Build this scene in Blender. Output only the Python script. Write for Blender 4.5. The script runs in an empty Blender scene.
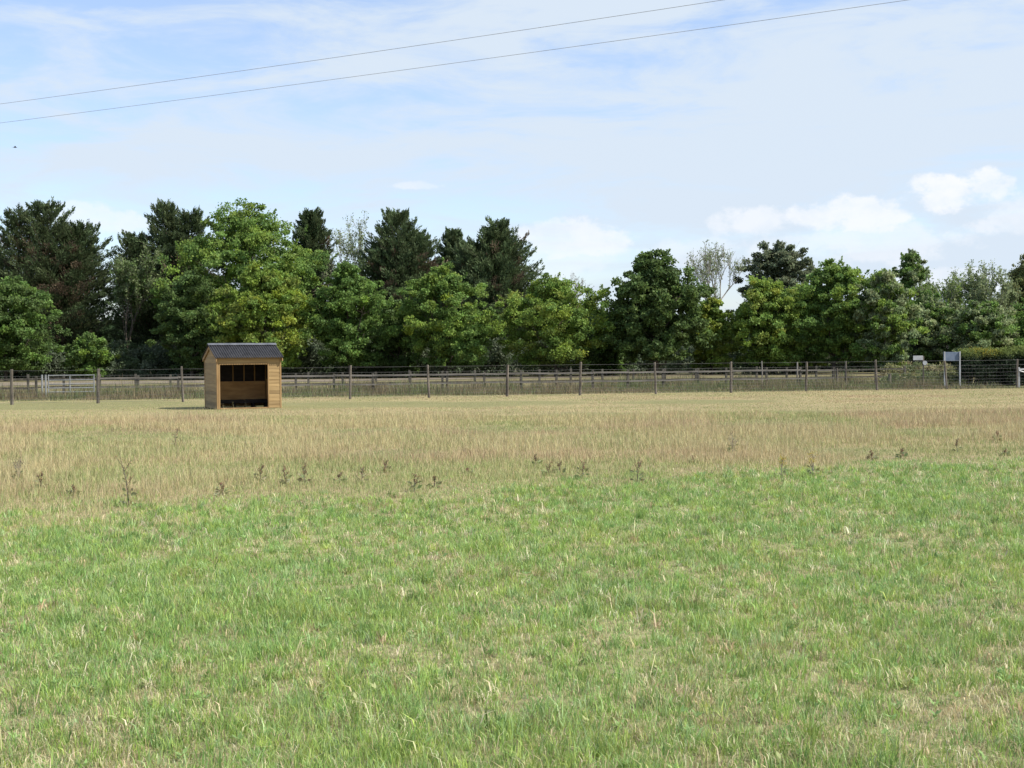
import bpy, math, random
import numpy as np
from mathutils import Vector, Matrix

random.seed(7)
rng = np.random.default_rng(11)
C = bpy.context.scene.collection
scene = bpy.context.scene
PI = math.pi

# ------------------------------------------------------------------ camera
F = 1350.0
CAM_H = 1.6
PITCH = math.radians(1.05)
ROLL = math.radians(0.56)
cam_data = bpy.data.cameras.new("camera")
cam = bpy.data.objects.new("camera", cam_data)
C.objects.link(cam)
cam_data.sensor_width = 36.0
cam_data.lens = F / 1024.0 * 36.0
cam_data.clip_start = 0.05
cam_data.clip_end = 6000
cam.location = (0, 0, CAM_H)
Rm = Matrix.Rotation(PI / 2 - PITCH, 4, 'X') @ Matrix.Rotation(-ROLL, 4, 'Z')
cam.rotation_euler = Rm.to_euler()
scene.camera = cam
R3 = Rm.to_3x3()
O = Vector((0, 0, CAM_H))


def ray(px, py):
    return R3 @ Vector(((px - 512) / F, (384 - py) / F, -1.0))


def at(px, py, Y):
    d = ray(px, py)
    return O + d * (Y / d.y)


def hor(px):
    lo, hi = 200.0, 500.0
    for _ in range(40):
        m = (lo + hi) / 2
        if ray(px, m).z > 0:
            lo = m
        else:
            hi = m
    return lo


def gx(px, Y):
    """world x of the ground under pixel column px at distance Y"""
    return at(px, hor(px) + CAM_H * F / Y, Y).x


# ------------------------------------------------------------------ noise
def _hash(ix, iy, seed):
    h = (ix.astype(np.int64) * 374761393 + iy.astype(np.int64) * 668265263 + seed * 1442695041) & 0x7fffffff
    h = ((h ^ (h >> 13)) * 1274126177) & 0x7fffffff
    return ((h ^ (h >> 16)) & 0xffff) / 65535.0


def vnoise(x, y, seed=0):
    x0 = np.floor(x); y0 = np.floor(y)
    fx = x - x0; fy = y - y0
    fx = fx * fx * (3 - 2 * fx); fy = fy * fy * (3 - 2 * fy)
    a = _hash(x0, y0, seed); b = _hash(x0 + 1, y0, seed)
    c = _hash(x0, y0 + 1, seed); d = _hash(x0 + 1, y0 + 1, seed)
    return (a * (1 - fx) + b * fx) * (1 - fy) + (c * (1 - fx) + d * fx) * fy


def fbm(x, y, seed=0, octv=4):
    s = 0; a = 0.5; t = 0
    for k in range(octv):
        s = s + a * vnoise(x * 2 ** k + 17.3 * k, y * 2 ** k - 9.1 * k, seed + k)
        t += a; a *= 0.55
    return s / t


def sm(a, b, x):
    t = np.clip((x - a) / (b - a), 0, 1)
    return t * t * (3 - 2 * t)


# ------------------------------------------------------------------ materials
def new_mat(name):
    m = bpy.data.materials.new(name)
    m.use_nodes = True
    nt = m.node_tree
    nt.nodes.clear()
    out = nt.nodes.new('ShaderNodeOutputMaterial')
    return m, nt, out


def leaf_mat(name, trans=0.3, rough=0.5, spec=0.25):
    m, nt, out = new_mat(name)
    at_ = nt.nodes.new('ShaderNodeAttribute'); at_.attribute_name = 'col'
    p = nt.nodes.new('ShaderNodeBsdfPrincipled')
    p.inputs['Roughness'].default_value = rough
    p.inputs['Specular IOR Level'].default_value = spec
    t = nt.nodes.new('ShaderNodeBsdfTranslucent')
    hs = nt.nodes.new('ShaderNodeHueSaturation')
    hs.inputs['Hue'].default_value = 0.485
    hs.inputs['Value'].default_value = 1.25
    mx = nt.nodes.new('ShaderNodeMixShader')
    mx.inputs[0].default_value = trans
    L = nt.links.new
    L(at_.outputs['Color'], p.inputs['Base Color'])
    L(at_.outputs['Color'], hs.inputs['Color'])
    L(hs.outputs[0], t.inputs['Color'])
    L(p.outputs[0], mx.inputs[1]); L(t.outputs[0], mx.inputs[2])
    L(mx.outputs[0], out.inputs[0])
    return m


def noise_mat(name, c1, c2, scale=(5, 5, 5), detail=6, rough=0.8, bump=0.3, bscale=None, metallic=0.0, spec=0.3, contrast=(0.35, 0.65), bdist=0.01):
    m, nt, out = new_mat(name)
    L = nt.links.new
    tc = nt.nodes.new('ShaderNodeTexCoord')
    mp = nt.nodes.new('ShaderNodeMapping'); mp.inputs['Scale'].default_value = scale
    n = nt.nodes.new('ShaderNodeTexNoise'); n.inputs['Scale'].default_value = 1.0; n.inputs['Detail'].default_value = detail
    r = nt.nodes.new('ShaderNodeValToRGB')
    r.color_ramp.elements[0].position = contrast[0]; r.color_ramp.elements[1].position = contrast[1]
    r.color_ramp.elements[0].color = (*c1, 1); r.color_ramp.elements[1].color = (*c2, 1)
    p = nt.nodes.new('ShaderNodeBsdfPrincipled')
    p.inputs['Roughness'].default_value = rough
    p.inputs['Metallic'].default_value = metallic
    p.inputs['Specular IOR Level'].default_value = spec
    b = nt.nodes.new('ShaderNodeBump'); b.inputs['Strength'].default_value = bump; b.inputs['Distance'].default_value = bdist
    L(tc.outputs['Object'], mp.inputs[0]); L(mp.outputs[0], n.inputs['Vector'])
    L(n.outputs[0], r.inputs[0]); L(r.outputs[0], p.inputs['Base Color'])
    L(n.outputs[0], b.inputs['Height']); L(b.outputs[0], p.inputs['Normal'])
    L(p.outputs[0], out.inputs[0])
    return m


M = {}
M['grass'] = leaf_mat('grass_blades', 0.30, 0.5, 0.35)
M['dry'] = leaf_mat('dry_grass', 0.22, 0.6, 0.2)
M['leaf'] = leaf_mat('leaves', 0.38, 0.6, 0.2)
M['needle'] = leaf_mat('needles', 0.24, 0.65, 0.15)
M['bark'] = noise_mat('bark', (0.05, 0.04, 0.03), (0.16, 0.13, 0.10), (9, 9, 2.5), bump=0.8, bdist=0.03, rough=0.95)
M['palebark'] = noise_mat('pale_bark', (0.16, 0.14, 0.12), (0.34, 0.31, 0.27), (9, 9, 2.5), bump=0.8, bdist=0.03, rough=0.95)
M['post'] = noise_mat('weathered_post', (0.06, 0.052, 0.042), (0.19, 0.165, 0.135), (14, 14, 1.6), bump=0.7, bdist=0.01, rough=0.9)
M['rail'] = noise_mat('weathered_rail', (0.10, 0.092, 0.078), (0.22, 0.20, 0.175), (1.2, 14, 14), bump=0.6, bdist=0.01, rough=0.9)
M['railpost'] = noise_mat('rail_post', (0.045, 0.04, 0.032), (0.11, 0.10, 0.08), (9, 9, 1.6), bump=0.6, rough=0.9)
M['wire'] = noise_mat('galvanised_wire', (0.11, 0.11, 0.11), (0.20, 0.20, 0.20), (3, 3, 3), rough=0.5, metallic=0.4, bump=0)
M['steel'] = noise_mat('galvanised_steel', (0.26, 0.27, 0.27), (0.38, 0.39, 0.39), (6, 6, 6), rough=0.45, metallic=0.5, bump=0.05)
M['cable'] = noise_mat('cable', (0.18, 0.18, 0.18), (0.26, 0.255, 0.25), (3, 3, 3), rough=0.6, bump=0)
M['trim'] = noise_mat('timber_trim', (0.24, 0.148, 0.062), (0.33, 0.215, 0.098), (6, 6, 1.5), bump=0.3, rough=0.7)
M['kick'] = noise_mat('kickboard', (0.36, 0.21, 0.09), (0.50, 0.31, 0.14), (2.5, 8, 8), bump=0.2, rough=0.8)
M['darkwood'] = noise_mat('dark_wood', (0.012, 0.010, 0.010), (0.03, 0.026, 0.024), (3, 9, 9), bump=0.2, rough=0.8)
M['brownwood'] = noise_mat('brown_wood', (0.06, 0.035, 0.022), (0.12, 0.07, 0.04), (3, 9, 9), bump=0.2, rough=0.8)
M['signblue'] = noise_mat('sign_blue', (0.12, 0.16, 0.23), (0.17, 0.21, 0.28), (3, 3, 3), rough=0.4, bump=0)
M['signwhite'] = noise_mat('sign_white', (0.33, 0.34, 0.35), (0.45, 0.46, 0.47), (3, 3, 3), rough=0.4, bump=0)
M['bird'] = noise_mat('plumage', (0.03, 0.03, 0.035), (0.06, 0.06, 0.065), (30, 30, 30), rough=0.7, bump=0)
M['track'] = noise_mat('dry_earth', (0.12, 0.10, 0.075), (0.22, 0.18, 0.135), (0.8, 0.8, 0.8), detail=10, bump=0.6, bdist=0.05, rough=0.95)


def cladding_mat():
    m, nt, out = new_mat('shiplap_cladding')
    L = nt.links.new
    tc = nt.nodes.new('ShaderNodeTexCoord')
    mp = nt.nodes.new('ShaderNodeMapping'); mp.inputs['Scale'].default_value = (1.2, 1.2, 14)
    n = nt.nodes.new('ShaderNodeTexNoise'); n.inputs['Scale'].default_value = 1.0; n.inputs['Detail'].default_value = 8
    mp2 = nt.nodes.new('ShaderNodeMapping'); mp2.inputs['Scale'].default_value = (0.6, 0.6, 1 / 0.121)
    n2 = nt.nodes.new('ShaderNodeTexWhiteNoise'); n2.noise_dimensions = '1D'
    sx = nt.nodes.new('ShaderNodeSeparateXYZ'); fl = nt.nodes.new('ShaderNodeMath'); fl.operation = 'FLOOR'
    L(tc.outputs['Object'], mp.inputs[0]); L(mp.outputs[0], n.inputs['Vector'])
    L(tc.outputs['Object'], mp2.inputs[0]); L(mp2.outputs[0], sx.inputs[0]); L(sx.outputs['Z'], fl.inputs[0]); L(fl.outputs[0], n2.inputs['W'])
    r = nt.nodes.new('ShaderNodeValToRGB')
    r.color_ramp.elements[0].position = 0.3; r.color_ramp.elements[1].position = 0.7
    r.color_ramp.elements[0].color = (0.26, 0.172, 0.075, 1); r.color_ramp.elements[1].color = (0.38, 0.265, 0.125, 1)
    hs = nt.nodes.new('ShaderNodeHueSaturation')
    mr = nt.nodes.new('ShaderNodeMapRange'); mr.inputs[3].default_value = 0.72; mr.inputs[4].default_value = 1.12
    L(n.outputs[0], r.inputs[0]); L(r.outputs[0], hs.inputs['Color'])
    L(n2.outputs['Value'], mr.inputs[0]); L(mr.outputs[0], hs.inputs['Value'])
    p = nt.nodes.new('ShaderNodeBsdfPrincipled'); p.inputs['Roughness'].default_value = 0.7
    p.inputs['Specular IOR Level'].default_value = 0.25
    L(hs.outputs[0], p.inputs['Base Color']); L(p.outputs[0], out.inputs[0])
    return m


M['clad'] = cladding_mat()
M['roof'] = noise_mat('bitumen_roof_sheet', (0.020, 0.020, 0.023), (0.040, 0.040, 0.045), (5, 5, 5), bump=0.1, rough=0.75, spec=0.3)
M['ridge'] = noise_mat('ridge_cap', (0.07, 0.075, 0.09), (0.12, 0.125, 0.14), (5, 5, 5), bump=0.1, rough=0.6)


def ground_mat():
    m, nt, out = new_mat('field_soil')
    L = nt.links.new
    a = nt.nodes.new('ShaderNodeAttribute'); a.attribute_name = 'col'
    tc = nt.nodes.new('ShaderNodeTexCoord')
    n = nt.nodes.new('ShaderNodeTexNoise'); n.inputs['Scale'].default_value = 14; n.inputs['Detail'].default_value = 10
    n.inputs['Roughness'].default_value = 0.7
    hs = nt.nodes.new('ShaderNodeHueSaturation')
    mr = nt.nodes.new('ShaderNodeMapRange'); mr.inputs[1].default_value = 0.3; mr.inputs[2].default_value = 0.7
    mr.inputs[3].default_value = 0.45; mr.inputs[4].default_value = 1.35
    p = nt.nodes.new('ShaderNodeBsdfPrincipled'); p.inputs['Roughness'].default_value = 0.95
    p.inputs['Specular IOR Level'].default_value = 0.1
    b = nt.nodes.new('ShaderNodeBump'); b.inputs['Strength'].default_value = 0.8; b.inputs['Distance'].default_value = 0.03
    L(tc.outputs['Object'], n.inputs['Vector']); L(n.outputs[0], mr.inputs[0]); L(mr.outputs[0], hs.inputs['Value'])
    L(a.outputs['Color'], hs.inputs['Color']); L(hs.outputs[0], p.inputs['Base Color'])
    L(n.outputs[0], b.inputs['Height']); L(b.outputs[0], p.inputs['Normal'])
    L(p.outputs[0], out.inputs[0])
    return m


M['ground'] = ground_mat()


# ------------------------------------------------------------------ mesh helpers
def link(name, me, parent=None):
    o = bpy.data.objects.new(name, me)
    C.objects.link(o)
    if parent: o.parent = parent
    return o


def np_mesh(name, verts, faces_list, mat, col=None, parent=None, smooth=False):
    """faces_list: list of (n,k) int arrays"""
    me = bpy.data.meshes.new(name)
    V = np.asarray(verts, dtype=np.float32)
    me.vertices.add(len(V)); me.vertices.foreach_set('co', V.ravel())
    idx = np.concatenate([f.ravel() for f in faces_list]).astype(np.int32)
    tot = np.concatenate([np.full(len(f), f.shape[1], np.int32) for f in faces_list])
    start = np.zeros(len(tot), np.int32); start[1:] = np.cumsum(tot)[:-1]
    me.loops.add(len(idx)); me.loops.foreach_set('vertex_index', idx)
    me.polygons.add(len(tot)); me.polygons.foreach_set('loop_start', start)
    if smooth: me.polygons.foreach_set('use_smooth', np.ones(len(tot), dtype=bool))
    me.update(calc_edges=True)
    if col is not None:
        ca = me.color_attributes.new('col', 'FLOAT_COLOR', 'POINT')
        c4 = np.ones((len(V), 4), np.float32); c4[:, :3] = col
        ca.data.foreach_set('color', c4.ravel())
    me.materials.append(mat)
    return link(name, me, parent)


class MB:
    """collects boxes and tubes; build() links them as one mesh object"""
    def __init__(s):
        s.v = []; s.f = []

    def add(s, vs, fs):
        n = len(s.v); s.v += [tuple(v) for v in vs]; s.f += [tuple(i + n for i in f) for f in fs]

    def box(s, x0, x1, y0, y1, z0, z1, bev=0.0):
        if bev <= 0:
            s.add([(x0, y0, z0), (x1, y0, z0), (x1, y1, z0), (x0, y1, z0), (x0, y0, z1), (x1, y0, z1), (x1, y1, z1), (x0, y1, z1)],
                  [(3, 2, 1, 0), (4, 5, 6, 7), (0, 1, 5, 4), (1, 2, 6, 5), (2, 3, 7, 6), (3, 0, 4, 7)])
            return
        b = bev
        ring = [(x0 + b, y0), (x1 - b, y0), (x1, y0 + b), (x1, y1 - b), (x1 - b, y1), (x0 + b, y1), (x0, y1 - b), (x0, y0 + b)]
        cx = (x0 + x1) / 2; cy = (y0 + y1) / 2
        ins = lambda p: (p[0] - b * 0.7 * math.copysign(1, p[0] - cx), p[1] - b * 0.7 * math.copysign(1, p[1] - cy))
        vs = [(*ins(p), z0) for p in ring] + [(*p, z0 + b) for p in ring] + [(*p, z1 - b) for p in ring] + [(*ins(p), z1) for p in ring]
        fs = [tuple(range(7, -1, -1)), tuple(range(24, 32))]
        for k in range(3):
            for i in range(8):
                j = (i + 1) % 8
                fs.append((k * 8 + i, k * 8 + j, k * 8 + 8 + j, k * 8 + 8 + i))
        s.add(vs, fs)

    def tube(s, pts, rad, n=8, cap=True):
        pts = [Vector(p) for p in pts]
        if not hasattr(rad, '__len__'): rad = [rad] * len(pts)
        vs = []; fs = []
        up = Vector((0.13, 0.21, 0.97)).normalized()
        for i, p in enumerate(pts):
            d = (pts[min(i + 1, len(pts) - 1)] - pts[max(i - 1, 0)]).normalized()
            if abs(d.dot(up)) > 0.98: up = Vector((0.9, 0.3, 0.1)).normalized()
            a = d.cross(up).normalized(); b = a.cross(d).normalized()
            for k in range(n):
                t = 2 * PI * k / n
                vs.append(p + (a * math.cos(t) + b * math.sin(t)) * rad[i])
        for i in range(len(pts) - 1):
            for k in range(n):
                j = (k + 1) % n
                fs.append((i * n + k, i * n + j, i * n + n + j, i * n + n + k))
        if cap:
            fs.append(tuple(range(n - 1, -1, -1))); m = (len(pts) - 1) * n
            fs.append(tuple(range(m, m + n)))
        s.add(vs, fs)

    def build(s, name, mat, parent=None, smooth=False):
        me = bpy.data.meshes.new(name)
        me.from_pydata(s.v, [], s.f); me.update()
        if smooth:
            me.polygons.foreach_set('use_smooth', np.ones(len(me.polygons), dtype=bool))
        me.materials.append(mat)
        return link(name, me, parent)


def tag(o, label=None, cat=None, group=None, kind=None):
    if label: o['label'] = label
    if cat: o['category'] = cat
    if group: o['group'] = group
    if kind: o['kind'] = kind
    return o


def empty(name, loc, rz=0, label=None, cat=None, group=None):
    o = bpy.data.objects.new(name, None); C.objects.link(o)
    o.location = loc; o.rotation_euler = (0, 0, rz); o.empty_display_size = 0.3
    return tag(o, label, cat, group)


def copy_tree(o, parent=None):
    c = o.copy(); C.objects.link(c)
    if parent: c.parent = parent
    for ch in [x for x in C.objects if x.parent == o]: copy_tree(ch, c)
    return c


# ------------------------------------------------------------------ field layout
pB0 = at(0, 528, 1); pB1 = at(1024, 464, 1)


def ground_pt(px, py):
    d = ray(px, py)
    return O + d * (-CAM_H / d.z)


b0 = ground_pt(0, 536); b1 = ground_pt(1024, 466)
BS = (b1.y - b0.y) / (b1.x - b0.x)


def bound(x):
    return b0.y + (x - b0.x) * BS


def bank(x, y):
    """low bank carrying the earth track beyond the fences"""
    x = np.asarray(x, float); y = np.asarray(y, float)
    return (0.52 + 0.10 * (fbm(x * .12, y * .1, 15, 2) - .5)) * sm(70.5, 76.5, y - x * 0.12)


def bz(x, y):
    return float(bank(np.array([x]), np.array([y]))[0])


def zg(x, y):
    z = 0.05 * (fbm(x * 0.35, y * 0.35, 5, 3) - 0.5) + 0.05 * (fbm(x * 1.7, y * 1.7, 9, 2) - 0.5)
    return z * (1 - sm(33, 42, y)) * (1 - sm(30, 45, np.abs(x))) + bank(x, y)


GREENP = [(510, 430, 75, 5.0), (780, 424, 75, 5), (110, 436, 80, 7), (215, 440, 60, 6), (930, 432, 60, 3.5), (800, 412, 60, 3), (690, 402, 90, 2.5),
          (60, 405, 150, 5), (310, 405, 150, 4), (480, 404, 120, 3), (20, 463, 25, 5), (390, 455, 60, 4), (860, 452, 60, 5), (600, 415, 60, 3), (350, 432, 70, 3)]
GP = []
for (px, py, rx, ry) in GREENP:
    c = ground_pt(px, py); a = ground_pt(px, py - ry); b = ground_pt(px, py + ry)
    GP.append((c.x, c.y, rx / F * c.y, (a.y - b.y) / 2))


def green_patch(x, y):
    g = np.zeros_like(x)
    w = fbm(x * 0.5, y * 0.25, 61, 3) - 0.5
    for (cx, cy, ra, rb) in GP:
        q = ((x - cx) / ra) ** 2 + ((y - cy) / rb) ** 2
        g = np.maximum(g, sm(1.3, 0.4, q + w * 1.6))
    return g


def meadow(x, y):
    """0 in the mown part, 1 in the tall dry part"""
    w = (fbm(x * 0.5, y * 0.4, 21, 4) - 0.5) * 4.2
    w2 = (fbm(x * 2.2, y * 1.6, 24, 3) - .5) * 3.0
    return sm(-1.0, 4.2, y - bound(x) + w + w2)


# base ground sheet -------------------------------------------------
def axis(lo, hi, step, far):
    a = np.arange(lo, hi + 1e-6, step)
    ext = []; s = step; p = hi
    while p < far:
        s *= 1.5; p += s; ext.append(p)
    ext = np.array(ext)
    return a, ext


ax, ex = axis(-40, 40, 0.5, 2500)
xs = np.concatenate([-ex[::-1], ax, ex])
ay, ey = axis(-4, 96, 0.4, 2500)
ys = np.concatenate([(-4 - (ey - 96))[::-1], ay, ey])
X, Y = np.meshgrid(xs, ys)
x = X.ravel(); y = Y.ravel()
z = zg(x, y)
nx, ny = len(xs), len(ys)
I = np.arange(nx * ny).reshape(ny, nx)
F4 = np.stack([I[:-1, :-1].ravel(), I[:-1, 1:].ravel(), I[1:, 1:].ravel(), I[1:, :-1].ravel()], 1)
md = meadow(x, y)[:, None]; gp = green_patch(x, y)[:, None]; nn = fbm(x * 0.6, y * 0.6, 3, 4)[:, None]
cm = np.array([[0.27, 0.25, 0.13]]) * (0.8 + 0.5 * nn)
cd = np.array([[0.34, 0.27, 0.155]]) * (0.75 + 0.5 * nn)
cg = np.array([[0.17, 0.18, 0.075]])
cd = cd * (1 - gp * 0.7) + cg * gp * 0.7
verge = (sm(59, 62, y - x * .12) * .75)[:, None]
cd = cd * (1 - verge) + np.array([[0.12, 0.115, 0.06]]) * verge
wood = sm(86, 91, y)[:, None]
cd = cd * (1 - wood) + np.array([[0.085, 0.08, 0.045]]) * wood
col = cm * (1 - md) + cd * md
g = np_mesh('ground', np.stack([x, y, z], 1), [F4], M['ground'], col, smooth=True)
tag(g, kind='structure')


# footprint of the field shelter
_Y = CAM_H * F / (409.3 - hor(243)); _c = at(217.6, 409.3, _Y)
SHED = (_c.x + .914 * 1.085 - .407 * 1.01, _Y + .407 * 1.085 + .914 * 1.01)


# ------------------------------------------------------------------ grass
def wedge_points(n, y0, y1, power, margin=1.28):
    """points in the visible wedge; density per area ~ y**-power"""
    u = rng.random(n)
    e = 2 - power
    if abs(e) < 1e-6:
        yy = y0 * (y1 / y0) ** u
    else:
        yy = (u * (y1 ** e - y0 ** e) + y0 ** e) ** (1 / e)
    half = 512 / F * yy * margin + 0.6
    xx = (rng.random(n) * 2 - 1) * half
    return xx, yy


def blades(name, x, y, h, w, lean, col, mat, head=0.0, curve=0.5, tipcol=None):
    n = len(x)
    z = zg(x, y) - 0.005
    az = rng.random(n) * 2 * PI
    sd = np.stack([np.cos(az), np.sin(az), np.zeros(n)], 1)
    la = rng.random(n) * 2 * PI
    ld = np.stack([np.cos(la), np.sin(la), np.zeros(n)], 1)
    base = np.stack([x, y, z], 1)
    up = np.array([0, 0, 1.0])
    L = (lean)[:, None]
    hh = h[:, None]; ww = w[:, None]
    mid = base + (ld * L * 0.35 + up * np.sqrt(np.clip(1 - (L * .35) ** 2, .05, 1))) * hh * 0.55
    tip = mid + (ld * L + up * np.sqrt(np.clip(1 - L ** 2, 0.0, 1))) * hh * 0.45
    wm = 0.85 + head
    V = np.stack([base - sd * ww * .5, base + sd * ww * .5, mid + sd * ww * .5 * wm, mid - sd * ww * .5 * wm, tip], 1)
    i0 = (np.arange(n) * 5)[:, None]
    q = i0 + np.array([[0, 1, 2, 3]]); t = i0 + np.array([[3, 2, 4]])
    c = np.repeat(col[:, None, :], 5, 1)
    c[:, 4] *= 1.12
    if tipcol is not None:
        c[:, 4] = tipcol; 
    return np_mesh(name, V.reshape(-1, 3), [q, t], mat, c.reshape(-1, 3))


def mixcol(pal, n, jit=0.18):
    pal = np.array(pal); k = rng.integers(0, len(pal), n)
    c = pal[k] * (1 + (rng.random((n, 1)) - 0.5) * 2 * jit)
    return c * (1 + (rng.random((n, 3)) - .5) * 0.12)


GREEN = [(0.245, 0.335, 0.095), (0.27, 0.36, 0.13), (0.20, 0.30, 0.10), (0.31, 0.37, 0.11), (0.17, 0.27, 0.095), (0.30, 0.38, 0.20)]
STRAW = [(0.60, 0.54, 0.33), (0.34, 0.29, 0.16), (0.50, 0.45, 0.25), (0.62, 0.57, 0.38), (0.42, 0.37, 0.20), (0.50, 0.41, 0.23)]
MEAD = [(0.43, 0.375, 0.205), (0.36, 0.305, 0.175), (0.50, 0.44, 0.255), (0.37, 0.33, 0.175), (0.42, 0.33, 0.19)]
MGREEN = [(0.29, 0.32, 0.13), (0.34, 0.35, 0.16), (0.25, 0.30, 0.12)]

# mown, grazed grass near the camera
N = 1050000
x, y = wedge_points(N, 3.6, 21.0, 1.05)
keep = rng.random(N) > meadow(x, y) * 0.92
x = x[keep]; y = y[keep]; n = len(x)
lush = 0.5 * fbm(x * 2.6, y * 2.0, 31, 4) + 0.5 * fbm(x * 0.9, y * 0.7, 35, 3)
lush2 = fbm(x * 0.3, y * 0.22, 37, 3)
band = sm(7.5, 11.0, y) * 0.16
near = sm(9.0, 5.0, y) * .10
pdry = np.clip(0.26 + near * 1.8 + (0.52 - lush) * 2.3 + (0.5 - lush2) * 0.8 - band, 0.05, 0.88)
thin = sm(0.75, 0.95, pdry)
keep = rng.random(n) > thin * 0.25
x = x[keep]; y = y[keep]; pdry = pdry[keep]; lush = lush[keep]; n = len(x)
isdry = rng.random(n) < pdry
GREEN_ = [(r_ * 1.04, g_ * 1.12, b_ * .92) for (r_, g_, b_) in GREEN]
blu = fbm(x * 1.3, y * 1.3, 43, 3)[:, None]
cg = mixcol(GREEN_, n) * (1 + (blu - .5) * np.array([[-0.25, 0.0, 0.3]]))
cs = mixcol(STRAW, n, .25)
col = np.where(isdry[:, None], cs, cg)
# a share of the blades stands in tufts, each tuft of one tint
nt_ = 11000
tx, ty = wedge_points(nt_, 3.6, 19.0, 1.0)
tk = rng.integers(0, nt_, int(n * .33)); ii = rng.choice(n, len(tk), replace=False)
tok = meadow(tx, ty)[tk] < .5
ii = ii[tok]; tk = tk[tok]
x[ii] = tx[tk] + rng.normal(size=len(ii)) * .026; y[ii] = ty[tk] + rng.normal(size=len(ii)) * .026
tint = rng.random(nt_)
tcol = np.where((tint < .22)[:, None], mixcol(STRAW, nt_), mixcol(GREEN_, nt_, .3))
isdry[ii] = (tint < .22)[tk]
col[ii] = tcol[tk] * (.85 + .3 * rng.random((len(ii), 1)))
tuft = np.zeros(n, bool); tuft[ii] = True
h = np.where(isdry, 0.02 + 0.045 * rng.random(n), 0.022 + 0.045 * rng.random(n)) * (0.75 + 0.7 * sm(0.4, 0.65, lush))
lush_tuft = sm(0.62, 0.75, fbm(x * 2.2, y * 2.2, 71, 2))
h = h * (1 + 0.5 * lush_tuft) * np.where(tuft, 1.45, .85)
w = (0.0018 + 0.0020 * rng.random(n) + 0.004 * (rng.random(n) < .06)) * (0.75 + y / 14.0)
flat = isdry & (rng.random(n) < .3)
lean = np.where(isdry, 0.6 + 0.4 * rng.random(n), 0.3 + 0.69 * rng.random(n))
lean = np.where(flat, 0.97 + .03 * rng.random(n), lean); h = np.where(flat, h * 1.7, h)
h = np.where(isdry & (rng.random(n) < 0.012), h * 1.8, h)
h = np.where(isdry & tuft, h * .8, h)
o = blades('grass', x, y, h, w, lean, col, M['grass'])
tag(o, 'short green grazed grass mixed with straw in the foreground', 'grass', kind='stuff')

# broad leaves (clover, plantain) in the short sward
k = 1100
rx_, ry_ = wedge_points(k, 3.6, 17.0, 1.1)
ok = meadow(rx_, ry_) < .3; rx_ = rx_[ok]; ry_ = ry_[ok]; k = len(rx_)
per = 8; i = np.repeat(np.arange(k), per); m = len(i)
a = rng.random(m) * 6.283; rr = .008 + .02 * rng.random(m)
P = np.stack([rx_[i] + np.cos(a) * rr, ry_[i] + np.sin(a) * rr, zg(rx_[i], ry_[i]) + .02 + .03 * rng.random(m)], 1)
D = np.stack([np.cos(a), np.sin(a), .25 + .9 * rng.random(m)], 1); D /= np.linalg.norm(D, axis=1, keepdims=True)
S = np.stack([-np.sin(a), np.cos(a), rng.normal(size=m) * .25], 1)
L_ = (.009 + .015 * rng.random(m))[:, None]
V = np.stack([P - D * L_, P + S * L_ * .42, P + D * L_, P - S * L_ * .42], 1).reshape(-1, 3)
tc_ = np.where((rng.random(k) < .3)[:, None], np.array([[.30, .33, .14]]), np.array([[.22, .34, .11]])) * (.8 + .4 * rng.random((k, 1)))
o = np_mesh('broadleaf_weeds', V, [(np.arange(m) * 4)[:, None] + np.array([[0, 1, 2, 3]])], M['grass'], np.repeat(tc_[i], 4, 0))
tag(o, 'small broad leaved weeds low in the short grass', 'weeds', kind='stuff')

# tall dry meadow
N = 900000
x, y = wedge_points(N, 11.0, 74.0, 1.25, 1.2)
m_ = meadow(x, y)
keep = rng.random(N) < m_
x = x[keep]; y = y[keep]; n = len(x)
gp = green_patch(x, y)
edge = sm(6.0, 0.0, y - bound(x)) 
farr = sm(0, 1, (y - 36.5 + 3 * (fbm(x * .3, y * .3, 99, 2) - .5)) / 3.5)
tone = fbm(x * 0.5, y * 0.25, 83, 5)
streak = fbm(x * 0.10, y * 0.42, 87, 3)
pg = np.clip(0.47 + 0.6 * gp + 0.38 * edge + farr * (0.22 + .9 * (fbm(x * .25, y * .5, 103, 3) - .5) + .25 * (x < -8)) + (0.5 - tone) * 2.2 + (0.5 - streak) * .7, 0.03, 0.95)
isg = rng.random(n) < pg
SX, SY = SHED
inside = (np.abs((x - SX) * .914 + (y - SY) * .407) < 1.1) & (np.abs(-(x - SX) * .407 + (y - SY) * .914) < 1.03)
cdry = mixcol(MEAD, n, 0.12) * np.array([[1.04, 1.07, 1.03]])
red = sm(0.5, 0.72, streak)[:, None] * (rng.random((n, 1)) < 0.7)
cdry = cdry * (1 - red * 0.6) + np.array([[0.38, 0.26, 0.18]]) * red * 0.6
col = np.where(isg[:, None], mixcol(MGREEN, n), cdry)
hb = 0.07 + 0.24 * fbm(x * 0.8, y * 0.8, 91, 4)
hb = hb * (0.6 + .4 * m_[keep])
h = hb * (0.45 + 0.75 * rng.random(n)) * (1 - 0.55 * gp) * (1 - 0.45 * edge) * (1 - 0.74 * farr)
h = np.where(isg, h * 0.6, h)
h = np.where(inside, .012, h)
stalk = (rng.random(n) < 0.10) & ~isg
h = np.where(stalk, h * (1.5 + .8 * rng.random(n)), h)
w = (0.0019 + 0.0021 * rng.random(n)) * (0.6 + y / 22.0)
w = np.where(stalk, w * .75, w)
lean = np.where(stalk, .08 + .5 * rng.random(n), 0.15 + 0.8 * rng.random(n))
o = blades('meadow_grass', x, y, h, w, lean, col, M['dry'], head=0.3)
tag(o, 'tall dry straw coloured meadow grass between the mown part and the fence', 'grass', kind='stuff')


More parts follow.
